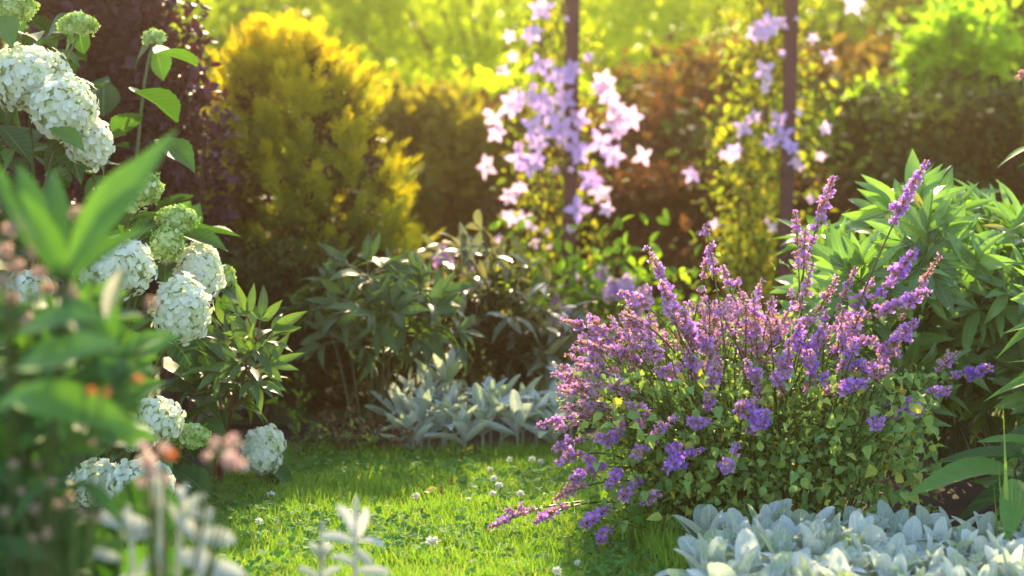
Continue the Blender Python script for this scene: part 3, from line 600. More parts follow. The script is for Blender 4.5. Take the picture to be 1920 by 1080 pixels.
def conifer(name, label, px, d, prof, mat, n, seed, size=.1, yel=.6, cat_="conifer", lean=0.):
    """prof: list of (height m, radius m)"""
    rr = rng(seed); base = np.array([gx(px, d), d, 0.]); t = thing(name, base, label, cat_); hz = np.array([p[0] for p in prof]); rz = np.array([p[1] for p in prof]); H = hz.max()
    tr = MB(); tr.tube([base, base + [.01, 0, H * .5], base + [0, 0, H * .85]], .035, .01, 8, .5)
    k = n; z = rr.random(k) ** .85 * H; th = rr.uniform(0, 6.283, k)
    # plumes: each a short branchlet carrying a dozen flat sprays; between them the crown is open and dark
    lean_at = lambda zz: lean * (zz / H) ** 1.5
    R = np.interp(z, hz, rz) * rr.uniform(.80, 1.12, k); out = np.stack([np.cos(th), np.sin(th), np.zeros(k)], -1)
    P = base + out * R[:, None]; P[:, 2] = z; P[:, 0] += lean_at(z)
    A = nrm(out * rr.uniform(.25, .9, k)[:, None] + [0, 0, 1.] + rr.normal(0, .22, (k, 3))); ns = 9; m = MB()
    keep = (np.sin(z * 31 + 3 * np.sin(th * 4)) * np.cos(th * 7 + z * 9 + seed) + rr.normal(0, .35, k)) > -.55
    z, th, R, out, P, A = z[keep], th[keep], R[keep], out[keep], P[keep], A[keep]; k = len(z)
    tone = np.clip(yel * 1.2 * (z / H) ** 1.5 + .06 + rr.normal(0, .13, k), 0, 1)  # greener lower sprays, with shading of the lower crown put into the tone
    for j in range(ns):
        f = j / (ns - 1); Q = P + A * (size * 1.7 * (f - .45))[None] if False else P + A * (size * 1.7 * (f - .45))
        sd = nrm(rr.normal(0, 1, (k, 3))); D = nrm(A * (.5 + .8 * f) + sd * (.75 - .35 * f)); N = nrm(out + rr.normal(0, .3, (k, 3)))
        L = size * (1.05 - .45 * f) * rr.uniform(.75, 1.2, k)
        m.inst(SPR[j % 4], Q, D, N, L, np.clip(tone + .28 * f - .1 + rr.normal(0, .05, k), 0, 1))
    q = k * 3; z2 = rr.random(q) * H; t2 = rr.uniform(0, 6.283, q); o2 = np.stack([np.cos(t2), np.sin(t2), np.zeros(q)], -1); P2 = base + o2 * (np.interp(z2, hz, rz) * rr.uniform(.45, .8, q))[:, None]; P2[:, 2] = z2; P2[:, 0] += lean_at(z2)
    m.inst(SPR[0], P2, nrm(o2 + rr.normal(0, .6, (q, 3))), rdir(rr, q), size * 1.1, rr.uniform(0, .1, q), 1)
    for i in range(60):
        j = rr.integers(k); tr.tube(bez(base + [0, 0, z[j] * .6], base + [0, 0, z[j] * .8] + out[j] * R[j] * .4, P[j], 5), .006, .002, 4, .4)
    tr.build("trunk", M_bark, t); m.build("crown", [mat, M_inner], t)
conifer("golden_thuja", "rounded golden yellow thuja with feathery sprays behind the hydrangea", 590, 6.1,
        [(0, .20), (.25, .27), (.5, .31), (.7, .29), (.86, .26), (.98, .20), (1.05, .13), (1.10, .03)], M_thuja, 640, 51, .078, lean=-.09)
# ------------------------------------------------------------------ broad shrubs and background
SL = [leaf_t(4, .5, 2, .45, c, .25) for c in (-.5, -.9)]
def shrub(name, label, px, d, w, h, mat, n, seed, leaf=.05, cat_="shrub", dep=None, z0=.1, rlo=0., rhi=1., group=None, nb=16, narrow=1., gaps=.4, py_=None):
    rr = rng(seed); base = np.array([gx(px, d), d, 0.]); t = thing(name, base, label, cat_, group); dep = dep or w * .7
    tr = MB(); C = []
    for i in range(nb):
        a = rr.uniform(0, 6.283); q = rr.random() ** .5; z = z0 + (h - z0) * (.25 + .75 * rr.random()); k = math.sqrt(max(0, 1 - ((z - h * .45) / (h * .6)) ** 2))
        e = base + np.array([math.cos(a) * w * .5 * q * k, math.sin(a) * dep * .5 * q * k, z]); C.append(e)
        tr.tube(bez(base + [rr.normal(0, .04), rr.normal(0, .04), 0], base + (e - base) * [.3, .3, .6], e, 6), .018 * h / 1.5, .004, 6, .5)
    C = np.array(C); nc = nb * 5
    J = C[rr.integers(0, nb, nc)] + rr.normal(0, 1, (nc, 3)) * [w * .14, dep * .14, h * .10]; J[:, 2] = np.where(J[:, 2] > h, h - 1.3 * (J[:, 2] - h), J[:, 2]); J[:, 2] = np.maximum(J[:, 2], z0)
    rc = rr.uniform(rlo, rhi, nc); idx = rr.integers(0, nc, n); P = J[idx] + rr.normal(0, 1, (n, 3)) * np.array([w, dep, h]) * .055
    P[:, 2] = np.maximum(P[:, 2], .02)
    rn = np.clip(rc[idx] * .6 + rr.random(n) * .4 * (rhi - rlo) + .1 * rlo, 0, 1); D = nrm(rr.normal(0, .8, (n, 3)) + nrm(P - base - [0, 0, h * .4]) * .6); N = nrm(rr.normal(0, .6, (n, 3)) + ([0, -1.1, .35] if mat in (M_bgy, M_olive) else [0, 0, 1]))
    m = MB(); L = leaf * rr.uniform(.6, 1.3, n)
    for q in range(2): m.inst(SL[q], P[q::2], D[q::2], N[q::2], np.stack([L * narrow, L, L], -1)[q::2], rn[q::2])
    tr.build("trunk", M_bark, t); m.build("crown", mat, t)
shrub("purple_leaf_shrub", "dark purple leaved shrub towering behind the hydrangea in the top left corner", 190, 5.7, .50, 1.5, M_purple, 10000, 61, .048, dep=.35, nb=34)
shrub("purple_leaf_shrub", "sparse dark purple shrub with reddish twigs leaning against the golden thuja", 352, 5.6, .24, 1.12, M_purple, 2200, 62, .034, dep=.3, nb=18)
shrub("dark_shrub", "low shrub between hydrangea and peony, shade put into its dark leaves", 470, 5.7, .8, .5, M_bgd, 4500, 63, .04, dep=.35)  # dark leaf colour stands in for the shade under the thuja
shrub("dark_shrub", "low shrub behind the bare peony stems, shade put into its dark leaves", 760, 5.75, .7, .42, M_bgd, 3500, 64, .04, dep=.3)
BG = [ (815, 8.6, .95, .92, M_olive, 7000, 0., 1., "soft olive gold bush right behind the golden thuja"),
       (640, 13., 2.6, 2.4, M_bgy, 9000, .3, 1., "pale yellow green tree crown, leftmost of the sunny background"),
       (930, 12., 2.4, 2.3, M_bgy, 9000, .35, 1., "bright yellow green tree straight behind the first arch post"),
       (1230, 12.5, 2.4, 2.2, M_bgy, 8000, .0, .8, "yellow green tree in the background between the two arch posts"),
       (850, 9.6, 1.5, 1.0, M_bgy, 5000, 0., .5, "olive green bush filling the middle distance left of the clematis"),
       (1190, 9., 1.4, .92, M_glow_dark, 6500, .2, 1., "bush right of the first arch post, warm glow put into its brown leaves"),
       (1400, 9.6, 1.5, 1.15, M_bgb, 6500, .2, 1., "bush behind the second arch post, warm glow put into its leaf colour"),
       (1590, 10., 1.3, 1.15, M_bgb, 6000, 0., .7, "bush between the second post and the green shrub, warm glow put into its leaf colour"),
       (1730, 8.7, .75, 1.32, M_lime_leaf, 6000, .3, 1., "rounded shrub with lime green sunlit top at the right"),
       (1930, 9.4, 1.2, 1.6, M_bgg, 6000, .2, .9, "mid green shrub at the right edge of the background"),
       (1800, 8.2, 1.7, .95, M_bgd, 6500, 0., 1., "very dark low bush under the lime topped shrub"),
       (1790, 5.7, .9, .5, M_bgd, 5000, 0., .6, "low filler bush added right behind the big peony, shade put into its leaves"),  # added as dark fill over pale soil, shade in the leaf colour
       (1330, 8.1, 1.6, .62, M_glow_dark, 5000, 0., .8, "low bush between the arch posts, warm glow and shade put into its leaves"),
       (380, 12., 2.2, 2.2, M_bgy, 5000, 0., .7, "green tree hidden mostly behind the golden thuja"),
       (1560, 13.5, 2.6, 2.4, M_bgg, 7000, .1, .8, "tall mid green tree far behind the second arch post"),
       (1950, 13., 2.8, 2.6, M_bgd, 6000, .2, 1., "tall dark tree in the far top right corner"),
       (60, 10., 2.8, 2.4, M_bgd, 5000, 0., 1., "dark tree at the far left behind the purple shrub"),
       (2350, 11., 2.8, 2.5, M_bgd, 4000, 0., 1., "dark tree beyond the right edge of the garden")]
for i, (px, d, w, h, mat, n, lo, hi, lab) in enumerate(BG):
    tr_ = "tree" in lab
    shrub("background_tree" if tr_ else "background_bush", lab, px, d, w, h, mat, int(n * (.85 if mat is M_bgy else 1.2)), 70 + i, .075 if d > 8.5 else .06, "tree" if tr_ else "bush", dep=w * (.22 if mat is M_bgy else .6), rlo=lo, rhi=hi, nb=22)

shrub("far_hedge", "long pale green hedge closing the garden far behind all the trees", 1000, 22., 13., 3.3, M_bgy, 16000, 95, .15, "hedge", dep=1.4, rlo=.1, rhi=.8, nb=60)
# silvery glossy narrow-leaved shrub
def lance_shrub():
    rr = rng(91); base = np.array([gx(930, 5.8), 5.9, 0.]); t = thing("glossy_leaf_shrub", base, "shrub with long narrow glossy grey green leaves below the clematis", "shrub"); s, m = MB(), MB()
    T = [leaf_t(7, .24, 4, .45, c, .3, 0, .03) for c in (-.8, -.3, -1.2)]
    for i in range(60):
        x = rr.uniform(790, 1100); top = np.interp(x, [790, 850, 930, 1010, 1100], [470, 400, 400, 460, 560]); y = top + 30 + abs(rr.normal(0, 110)); y = min(y, 740)
        P = at(x, y, rr.uniform(5.5, 6.1)); a = base + [rr.normal(0, .1), rr.normal(0, .06), 0]; c = bez(a, a * .4 + P * .6 + [0, 0, .12], P, 9); s.tube(c, .004, .002, 5, rr.random())
        for f in (3, 4, 5, 6, 7, 8, 8, 8):
            d = nrm(rr.normal(0, .7, 3) + (c[8] - c[6]) * 12 + [0, -.1, .05]); l = rr.uniform(.07, .12); m.inst(T[rr.integers(3)], [c[f]], [d], [nrm(rr.normal(0, .4, 3) + [0, .1, 1])], np.array([[l, l, l]]), rr.random())
    s.build("stems", M_stem, t); m.build("foliage", M_glossy, t)
lance_shrub()

# ------------------------------------------------------------------ garden arch
arch = thing("garden_arch", (gx(1278, 7.3), 7.3, 0), "dark red brown garden arch whose posts carry the two clematis", "garden arch")
def post(px0, px1, d, w):
    a = at(px0, 0, d); bt = at(px1, 600, d); dirv = (bt - a) / (bt[2] - a[2]); lo = a - dirv * a[2]; lo[2] = 0; hi = a + dirv * (2.15 - a[2])
    m = MB(); m.box(lo - [0, 0, .1], hi, w, w); m.build("post", M_post, arch, smooth=False); return hi
h1, h2 = post(1074, 1066, 7.0, .046), post(1484, 1468, 7.0, .046)
h3, h4 = post(1064, 1057, 7.65, .03), post(1437, 1424, 7.65, .03)
for a, c in ((h1, h2), (h3, h4)):
    m = MB(); c_ = (a + c) / 2 + [0, 0, .45]; pts = bez(a, c_ + [0, 0, .1], c, 12)
    for i in range(11): m.box(pts[i], pts[i + 1], .036, .036)
    m.build("arch_beam", M_post, arch, smooth=False)
for a, c in ((h1, h3), (h2, h4)):
    for z in (.35, .75, 1.62, 2.05):
        m = MB(); k = z / 2.15; p, q = a.copy(), c.copy(); p[2] = q[2] = z
        m.box(p + [0, .02, 0], q - [0, .015, 0], .018, .018); m.build("rung", M_post, arch, smooth=False)

for (a, px0, px1) in ((h1, 1074, 1066), (h2, 1484, 1468)):
    for py in (60, 330, 470):
        m = MB(); c = at(px0 + (px1 - px0) * py / 600, py, 7.0); q = .0265
        P4 = [c + np.array(v) for v in ((-q, -q, 0), (q, -q, .006), (q, q, .002), (-q, q, -.004))]
        for i in range(4): m.box(P4[i], P4[(i + 1) % 4], .005, .005)
        m.build("wire_tie", M_bark, arch, smooth=False)
# ------------------------------------------------------------------ clematis
cpet = [leaf_t(6, .50, 4, .42, c, .25, 0, .03, tip=.01) for c in (-.5, -.9, .2)]
def clematis(label, base, cols, flowers, n_leaf, seed, group=None, back=.1):
    rr = rng(seed); t = thing("clematis_vine", base, label, "clematis", group); s, m = MB(), MB(); xs, dd = cols
    lines = []
    for i in range(9):
        pts = []; ph = rr.uniform(0, 6.28)
        for k, py in enumerate(np.linspace(680, -260, 22)):
            x = np.interp(py, [-260, 0, 300, 680], xs) + math.sin(k * .7 + ph) * 26 + rr.normal(0, 6); pts.append(at(x, py, dd + back + .08 * math.cos(k * .7 + ph)))
        pts[0][2] = max(pts[0][2], 0); pts = np.array(pts); lines.append(pts); s.tube(pts, .0035, .0015, 5, rr.random())
    k = n_leaf; ln = rr.integers(0, 9, k); f = rr.random(k) * 20; P = np.array([lines[a][int(b_)] + (lines[a][int(b_) + 1] - lines[a][int(b_)]) * (b_ % 1) for a, b_ in zip(ln, f)]) + rr.normal(0, 1, (k, 3)) * [.07, .05, .05]
    rgt = rr.random(k) < .18; P[rgt, 0] = gx(0, 1) * 0 + P[rgt, 0] + (.21 if len(flowers) < 30 else .1)
    m.inst(SL[0], P, nrm(rr.normal(0, .8, (k, 3)) + [0, -.2, -.2]), nrm(rr.normal(0, .6, (k, 3)) + [0, -.2, 1]), rr.uniform(.018, .045, k), np.clip(rr.random(k), 0, 1))
    for (x, y, sz, tone) in flowers:
        sz *= .95; d = dd - .16 + rr.normal(0, .05); c = at(x, y, d); R = sz / FPX * d; face = nrm(np.array([rr.normal(0, .35), -1., rr.normal(-.05, .3)])); ref = nrm(np.cross(face, [0, 0, 1])); r2 = np.cross(face, ref); np_ = int(rr.choice([5, 5, 6, 4])); a0 = rr.random() * 6
        g = MB(); back = rr.uniform(.0, .45)
        for q in range(np_):
            a = a0 + q / np_ * 6.283; D = ref * math.cos(a) + r2 * math.sin(a) - face * .0 + face * back
            g.inst(cpet[rr.integers(3)], [c + D * R * .05], [D], [face + rr.normal(0, .1, 3)], np.array([[R * 1.05, R, R]]), np.clip(tone + rr.normal(0, .08), 0, 1), 0)
        n = 14; g.inst(pet_s, np.repeat([c], n, 0), nrm(face + rdir(rr, n) * .5), rdir(rr, n), R * .22, rr.random(n), 1)
        j = lines[rr.integers(9)]; e = j[np.argmin(np.linalg.norm(j - c, axis=1))]; s.tube(bez(e, (e + c) / 2 + [0, 0, .02], c - face * -.0, 5), .0012, .001, 4, .5)
        g.build("flower", [M_lilac, M_pollen], t)
    s.build("vine_stems", M_bark, t); m.build("foliage", M_cleaf, t)
F1 = [(1015, 15, 30, .5), (997, 62, 26, .6), (955, 68, 16, .9), (945, 130, 18, .9), (963, 106, 14, .9), (1017, 122, 30, .2), (1050, 145, 32, .2), (1072, 130, 22, .3), (960, 195, 32, .7), (985, 185, 28, .6),
      (1060, 187, 28, .3), (1018, 190, 28, .2), (927, 222, 26, .8), (930, 250, 22, .8), (1000, 238, 32, .3), (1050, 243, 34, .2), (1086, 222, 26, .4), (1132, 155, 28, .9), (1142, 180, 26, .8), (1128, 165, 22, .9),
      (1155, 205, 22, .8), (1180, 222, 30, .8), (1148, 228, 26, .7), (915, 312, 28, 1.), (972, 295, 28, .3), (992, 308, 30, .2), (1005, 300, 22, .3), (1080, 275, 34, .1), (1088, 292, 22, .2), (1125, 268, 32, .3),
      (1152, 292, 28, .5), (1205, 292, 24, 1.), (1108, 338, 30, .1), (1082, 392, 30, .1), (955, 366, 22, 1.), (953, 408, 20, .9), (980, 415, 26, 1.), (1128, 362, 24, 1.), (1136, 392, 18, .8), (1010, 270, 24, .5), (1003, 455, 14, 1.), (1030, 215, 24, .3), (1162, 245, 24, .6), (975, 350, 18, .9)]
F2 = [(1440, 48, 32, .4), (1415, 62, 22, .5), (1462, 42, 22, .4), (1433, 132, 26, .4), (1600, 8, 24, .6), (1553, 105, 18, .9), (1524, 72, 14, 1.), (1412, 216, 20, .6), (1393, 240, 24, .5), (1460, 226, 26, .2), (1470, 255, 26, .1), (1482, 278, 22, .1),
      (1442, 265, 20, .2), (1375, 285, 24, .5), (1357, 290, 12, .8), (1297, 328, 22, .4), (1545, 240, 18, .8), (1548, 482, 22, .5), (1487, 300, 16, .6), (1436, 160, 16, .8), (1500, 310, 14, .9)]
rq = rng(77)
F1 += [(1045 + rq.normal(0, 60), rq.uniform(20, 560), rq.uniform(7, 13), rq.uniform(.6, 1)) for _ in range(22)]
F2 += [(1450 + rq.normal(0, 55), rq.uniform(20, 520), rq.uniform(7, 14), rq.uniform(.5, 1)) for _ in range(14)]
clematis("clematis covered in a dense cloud of lilac star flowers on the left arch post", np.array([gx(1063, 7.1), 7.1, 0]), ([1040, 1030, 1030, 1050], 7.06), F1, 1900, 101, back=.12)
clematis("clematis with few lilac flowers and yellow green leaves on the right arch post", np.array([gx(1440, 7.1), 7.1, 0]), ([1440, 1435, 1415, 1395], 7.0), F2, 3900, 102, back=.16)

# pink flowering perennials between catmint and arch
def pink_plant(label, px, d, tips, seed, mats, name="pink_flowering_plant"):
    rr = rng(seed); base = np.array([gx(px, d), d, 0.]); t = thing(name, base, label, "flowering plant"); s, m = MB(), MB()
    for (x, y) in tips:
        c = at(x, y, d + rr.normal(0, .1)); s.tube(bez(base + rr.normal(0, .04, 3) * [1, 1, 0], base * .5 + c * .5 + [0, 0, .1], c, 7), .003, .002, 5, .3)
        g = MB(); spike(g, np.array([c - [0, 0, .05], c - [0, 0, .03], c - [0, 0, .015], c]), rr, 1.3, .9, 2.4, .35); g.build("flower_cluster", mats, t)
    n = 500; P = base + rr.normal(0, 1, (n, 3)) * [.12, .08, .12] + [0, 0, .22]; P[:, 2] = np.abs(P[:, 2]) + .02; m.inst(SL[0], P, rdir(rr, n), nrm(rr.normal(0, .6, (n, 3)) + [0, 0, 1]), .05, rr.random(n)); m.build("foliage", M_bgg, t); s.build("stems", M_stem, t)
pink_plant("soft pink flowering plant blurred behind the top left of the catmint", 1165, 6.3, [(1110, 520), (1130, 505), (1150, 530), (1175, 525), (1205, 545), (1160, 550), (1125, 540), (1190, 570), (1230, 590), (1210, 610), (1100, 575)], 111, [M_pink, M_lilac])
pink_plant("violet flowering plant blurred among the glossy leaves", 1040, 6.2, [(1060, 580), (1030, 590), (880, 500), (900, 510), (830, 470), (1065, 605), (1045, 560), (1040, 640)], 112, [M_calyx, M_violet])

# ------------------------------------------------------------------ right edge plants
def leafy_tall(label, px, d, leaves, seed, mat, T=None, name="leafy_perennial", r_=.5):
    rr = rng(seed); base = np.array([gx(px, d), d, 0.]); t = thing(name, base, label, "leafy plant"); s, m = MB(), MB(); T = T or leaf_t(14, .36, 4, .38, -.2, .35, .02, .03)
    for i, (x0, y0, x1, y1, d0, d1, rn) in enumerate(leaves):
        put_leaf(m, T, x0, y0, x1, y1, d0, d1, rn, (rr.normal(0, .15), -.35, 1), .72); p = at(x0, y0, d0); s.tube(bez(base + [rr.normal(0, .02), 0, 0], base * [.6, .6, 0] + p * [.4, .4, .8], p, 6), .004, .002, 5, rr.random())
    s.build("stems", M_stem, t); m.build("foliage", mat, t); return t
leafy_tall("plant with large pointed serrated leaves at the lower right edge", 1925, 4.0, [(1900, 880, 1718, 902, 3.95, 3.75, .75), (1930, 860, 1770, 850, 4.05, 3.95, .3), (1910, 900, 1890, 1000, 3.9, 3.7, .85), (1960, 840, 1845, 815, 4., 3.9, .7), (1925, 940, 1830, 935, 4., 3.95, .35),
    (1960, 960, 1905, 1040, 3.9, 3.75, .6), (1940, 900, 1800, 960, 4.1, 4., .15), (1950, 800, 1860, 870, 4.15, 4.0, .2), (2000, 930, 1960, 1050, 3.9, 3.8, .5), (1930, 980, 1840, 990, 4.1, 4.05, .2)], 121, M_broad)
Tn = leaf_t(8, .2, 2, .35, -.5, .3)
leafy_tall("tall plant with narrow bright leaves poking in at the right edge", 1990, 4.05, [(1950, 275, 1872, 285, 4., 3.9, .9), (1960, 296, 1912, 300, 4., 3.95, .8), (1960, 372, 1900, 400, 4., 3.9, .9), (1970, 395, 1880, 418, 4., 3.9, .95), (1980, 520, 1880, 470, 4., 3.95, .7),
    (1980, 590, 1872, 640, 4., 3.9, .95), (1980, 610, 1890, 600, 4., 3.9, .9), (1990, 700, 1858, 716, 4., 3.88, .9), (1980, 690, 1900, 660, 4., 3.95, .8), (1960, 410, 1925, 440, 4., 3.95, .6), (2000, 270, 2040, 240, 4.1, 4.1, .6), (2000, 450, 2060, 430, 4.1, 4.1, .7)], 122, M_broad, Tn)
m = MB(); c = at(1918, 140, 4.02); rr = rng(8); n = 40; m.inst(leaf_t(3, .3, 1, .5, -.5), np.repeat([c], n, 0), nrm(rr.normal(0, .7, (n, 3)) + [-.4, 0, .3]), rdir(rr, n), .014, rr.random(n), 0); m.ball(c, .006, .5, 0)
t = thing("bee_balm", (gx(1960, 4.05), 4.1, 0), "dull red bee balm flower at the top of the right edge", "bee balm"); m.build("flower_head", M_pink, t)
s = MB(); s.tube(bez(np.array([gx(1960, 4.05), 4.1, 0]), at(1945, 450, 4.06), c, 9), .0035, .002, 6, .4); s.build("stem", M_stem, t)
# grass blades standing by the lamb's ear
m = MB(); rr = rng(9)
for (x, h) in ((1892, 760), (1880, 860), (1905, 880), (1870, 900), (1900, 920), (1912, 900)):
    a = at(x + rr.normal(0, 6), 1060, 3.8); a[2] = 0; e = at(x - 3, h, 3.82); m.inst(leaf_t(6, .035, 1, .3, -.15, 0, tip=.02), [a], [e - a], [[.2, -1, .2]], np.linalg.norm(e - a), .6)
tag(m.build("grass_tuft", M_grass), "tuft of tall bright grass blades among the lamb's ear at the right", "grass tuft")

# small weeds along the far border
def weed(label, px, d, h, seed, mat, n=60):
    rr = rng(seed); base = np.array([gx(px, d), d, 0.]); t = thing("border_weed", base, label, "weed"); s, m = MB(), MB()
    for i in range(6):
        e = base + np.array([rr.normal(0, .05), rr.normal(0, .04), h * rr.uniform(.6, 1.1)]); c = bez(base, base + [0, 0, h * .5], e, 6); s.tube(c, .0016, .001, 4, rr.random()); P = c[rr.integers(1, 6, n // 6)] + rr.normal(0, .006, (n // 6, 3))
        m.inst(SL[0], P, nrm(rr.normal(0, .8, (n // 6, 3)) + [0, 0, .4]), rdir(rr, n // 6) + [0, 0, 1], rr.uniform(.012, .03, n // 6), rr.random(n // 6))
    s.build("stems", M_stem, t); m.build("foliage", mat, t)
for i, (px, d, h, mt, lab) in enumerate(((575, 5.0, .10, M_peony_dark, "green seedling right of the white flower head at the far border"), (610, 5.05, .08, M_catleaf, "low yellowish seedling in the soil left of the far silver plants"), (650, 5.0, .13, M_brown, "reddish brown dry weed below the bare peony stems"),
        (690, 5.03, .09, M_catleaf, "yellow green weed at the foot of the peony stems"), (735, 5.0, .11, M_brown, "brown dry weed beside the first far silver leaves"), (555, 5.3, .16, M_bgg, "leafy green seedling in the dark behind the small hydrangea head"), (640, 5.2, .07, M_purple, "low dark red weed on the bare soil"), (855, 4.98, .05, M_catleaf, "tiny weed in front of the far silver plants"),
        (1235, 3.93, .09, M_clover, "fresh green seedling under the catmint at the bottom"))):
    weed(lab, px, d, h, 130 + i, mt)

# ------------------------------------------------------------------ blurred foreground, left
FT = [leaf_t(10, .34, 4, .45, c, .3, 0, .02) for c in (-.4, -.8, .1)]
fg_base = np.array([gx(60, 2.4), 2.45, 0.])
fg = thing("foreground_peony", fg_base, "out of focus leafy plant with long green leaves close to the camera at the left", "peony"); m, s = MB(), MB()
FL = [(130, 520, 318, 225, 2.2, 2.27, 0.75, 0.8), (125, 500, 262, 222, 2.27, 2.27, 0.95, 0.9), (120, 510, 225, 330, 2.13, 2.06, 0.8, 1.0), (115, 500, 95, 300, 2.41, 2.48, 0.35, 1.0), (95, 480, 30, 290, 2.41, 2.41, 0.3, 1.2), (60, 480, -20, 300, 2.41, 2.41, 0.25, 1.0), (120, 520, 60, 370, 2.2, 2.13, 0.6, 1.3), (130, 540, 230, 400, 2.27, 2.2, 0.55, 1.1), (100, 520, 10, 400, 2.27, 2.13, 0.4, 1.4), (110, 560, 205, 640, 2.27, 2.13, 0.3, 1.0), (30, 680, 180, 610, 2.34, 2.27, 0.25, 1.0), (30, 690, 230, 665, 2.27, 2.06, 0.6, 1.0), (20, 640, 160, 560, 2.27, 2.13, 0.5, 1.0), (0, 750, 220, 735, 2.27, 2.13, 0.85, 1.2), (200, 600, 235, 510, 2.27, 2.41, 0.2, 0.8), (90, 900, 10, 980, 2.27, 2.27, 0.15, 1.0), (140, 900, 230, 950, 2.34, 2.27, 0.3, 1.0), (0, 880, 130, 950, 2.41, 2.41, 0.1, 1.2), (60, 960, 0, 1080, 2.41, 2.41, 0.1, 1.2), (120, 1060, 230, 990, 2.41, 2.41, 0.2, 1.2), (-20, 780, 90, 720, 2.13, 2.06, 0.9, 1.0), (150, 700, 310, 640, 2.41, 2.48, 0.2, 0.6), (30, 930, 150, 1040, 2.48, 2.41, 0.1, 1.3), (-10, 1010, 100, 1060, 2.41, 2.34, 0.2, 1.3)]
for i, (x0, y0, x1, y1, d0, d1, rn, wd) in enumerate(FL):
    rr = rng(500 + i); put_leaf(m, FT[i % 3], x0, y0, x1, y1, d0, d1, rn, (rr.normal(0, .3), -.8, .8), wd * .58); p = at(x0, y0, d0)
    if i % 6 == 0: s.tube(bez(fg_base + rr.normal(0, .02, 3) * [1, 1, 0], fg_base * [.6, .6, 0] + p * [.4, .4, .7], p, 7), .003, .002, 6, .1)
r = rng(505); n = 620; x = r.uniform(-120, 260, n); y = r.uniform(560, 1100, n); x = np.minimum(x, np.interp(y, [560, 700, 800, 860, 900, 1100], [160, 240, 220, 30, 40, 150]) - r.uniform(0, 40, n)); P = np.array([at(a, b_, c_) for a, b_, c_ in zip(x, y, r.uniform(2.4, 2.9, n))])
rn = np.where(y > 870, r.uniform(0, .35, n), r.uniform(.1, .85, n))
for q in range(3): m.inst(FT[q], P[q::3], nrm(r.normal(0, .55, (n, 3)) + [.5, -.2, .25])[q::3], nrm(r.normal(0, .5, (n, 3)) + [0, -.6, .8])[q::3], r.uniform(.04, .10, n)[q::3], rn[q::3])
s.build("stems", M_stem, fg); m.build("foliage", M_fore, fg)

def bobbles(name, label, catg, base, pts, mat, seed, rad, stem_mat=M_red_stem, part="flower"):
    rr = rng(seed); t = thing(name, base, label, catg); s = MB()
    for (x, y, d, k) in pts:
        c = at(x, y, d); g = MB(); n = 26; D = rdir(rr, n); R = rad * k; g.inst(petal, c + D * R * .5, D, rdir(rr, n), R * .75, rr.random(n)); g.ball(c, R * .5, .5, seg=8, rings=6)
        g.build(part, mat, t); s.tube(bez(np.asarray(base) + rr.normal(0, .02, 3) * [1, 1, 0], np.asarray(base) * [.5, .5, 0] + c * [.5, .5, .6], c, 8), .0022, .0015, 5, rr.random())
    s.build("stems", stem_mat, t)
bobbles("faded_flower_plant", "blurred plant with faded pinkish brown flowers at the left edge", "faded flowers", (gx(30, 2.40), 2.46, 0), [(20, 430, 2.40, 1.), (60, 470, 2.40, 1.), (30, 500, 2.40, 1.1), (90, 540, 2.40, 1.), (20, 560, 2.40, 1.), (135, 545, 2.28, 1.), (145, 400, 2.28, .9), (185, 460, 2.40, .9), (50, 600, 2.40, 1.), (10, 470, 2.28, 1.), (285, 570, 2.28, .8), (110, 590, 2.28, .8), (75, 510, 2.40, .9), (5, 525, 2.28, 1.), (100, 420, 2.46, .9)], M_faded, 601, .0085, M_stem)
bobbles("pink_flower_plant", "blurred pink flowers on thin stalks before the lowest white hydrangea heads", "pink flowers", (gx(300, 2.40), 2.46, 0), [(268, 838, 2.28, 1.), (275, 862, 2.22, 1.3), (285, 888, 2.22, 1.), (308, 842, 2.28, 1.), (405, 832, 2.28, 1.), (438, 828, 2.28, 1.2), (432, 862, 2.22, 1.3), (452, 872, 2.28, .9), (388, 856, 2.34, .8), (310, 900, 2.28, .8), (265, 905, 2.28, .8)], M_pale_pink, 602, .0068, M_stem)
bobbles("faded_flower_plant", "blurred low stalks with small tan seed heads in the bottom left shade", "faded flowers", (gx(110, 2.28), 2.34, 0), [(110, 945, 2.28, .8), (65, 955, 2.28, .9), (150, 960, 2.28, .7), (25, 870, 2.28, .7), (95, 905, 2.22, .7), (180, 970, 2.28, .6), (60, 1010, 2.28, .8), (130, 930, 2.22, .6), (40, 920, 2.28, .6), (10, 960, 2.28, .8), (90, 1000, 2.28, 1.), (70, 870, 2.28, .6), (175, 830, 2.28, .5)], M_faded, 603, .0065, M_stem)
def orange(px, py, d, L, label, an):
    rr = rng(int(px)); base = (gx(px - 40, d), d + .05, 0); t = thing("orange_leaf_sprig", base, label, "orange sprig"); c = at(px, py, d); m = MB()
    for q in range(4): m.inst(FT[q % 3], [c], [[math.cos(an + rr.normal(0, .35)), rr.normal(0, .2), math.sin(an + rr.normal(0, .3))]], [[0, -1, .4]], L * rr.uniform(.7, 1), rr.random())
    m.build("petals", M_orange, t); s = MB(); s.tube(bez(np.array(base), np.array(base) * [1, 1, 0] + [0, 0, c[2] * .7], c, 7), .002, .0015, 5, .5); s.build("stem", M_stem, t)
orange(305, 855, 2.16, .021, "blurred bright orange sprig before the lowest hydrangea heads", -.05)
orange(160, 735, 2.16, .015, "blurred orange sprig low among the foreground leaves", .2)
orange(248, 712, 2.16, .016, "small blurred orange sprig at the tip of the foreground leaves", .3)
orange(190, 738, 2.10, .012, "blurred orange petal right of the low orange sprig", .1)

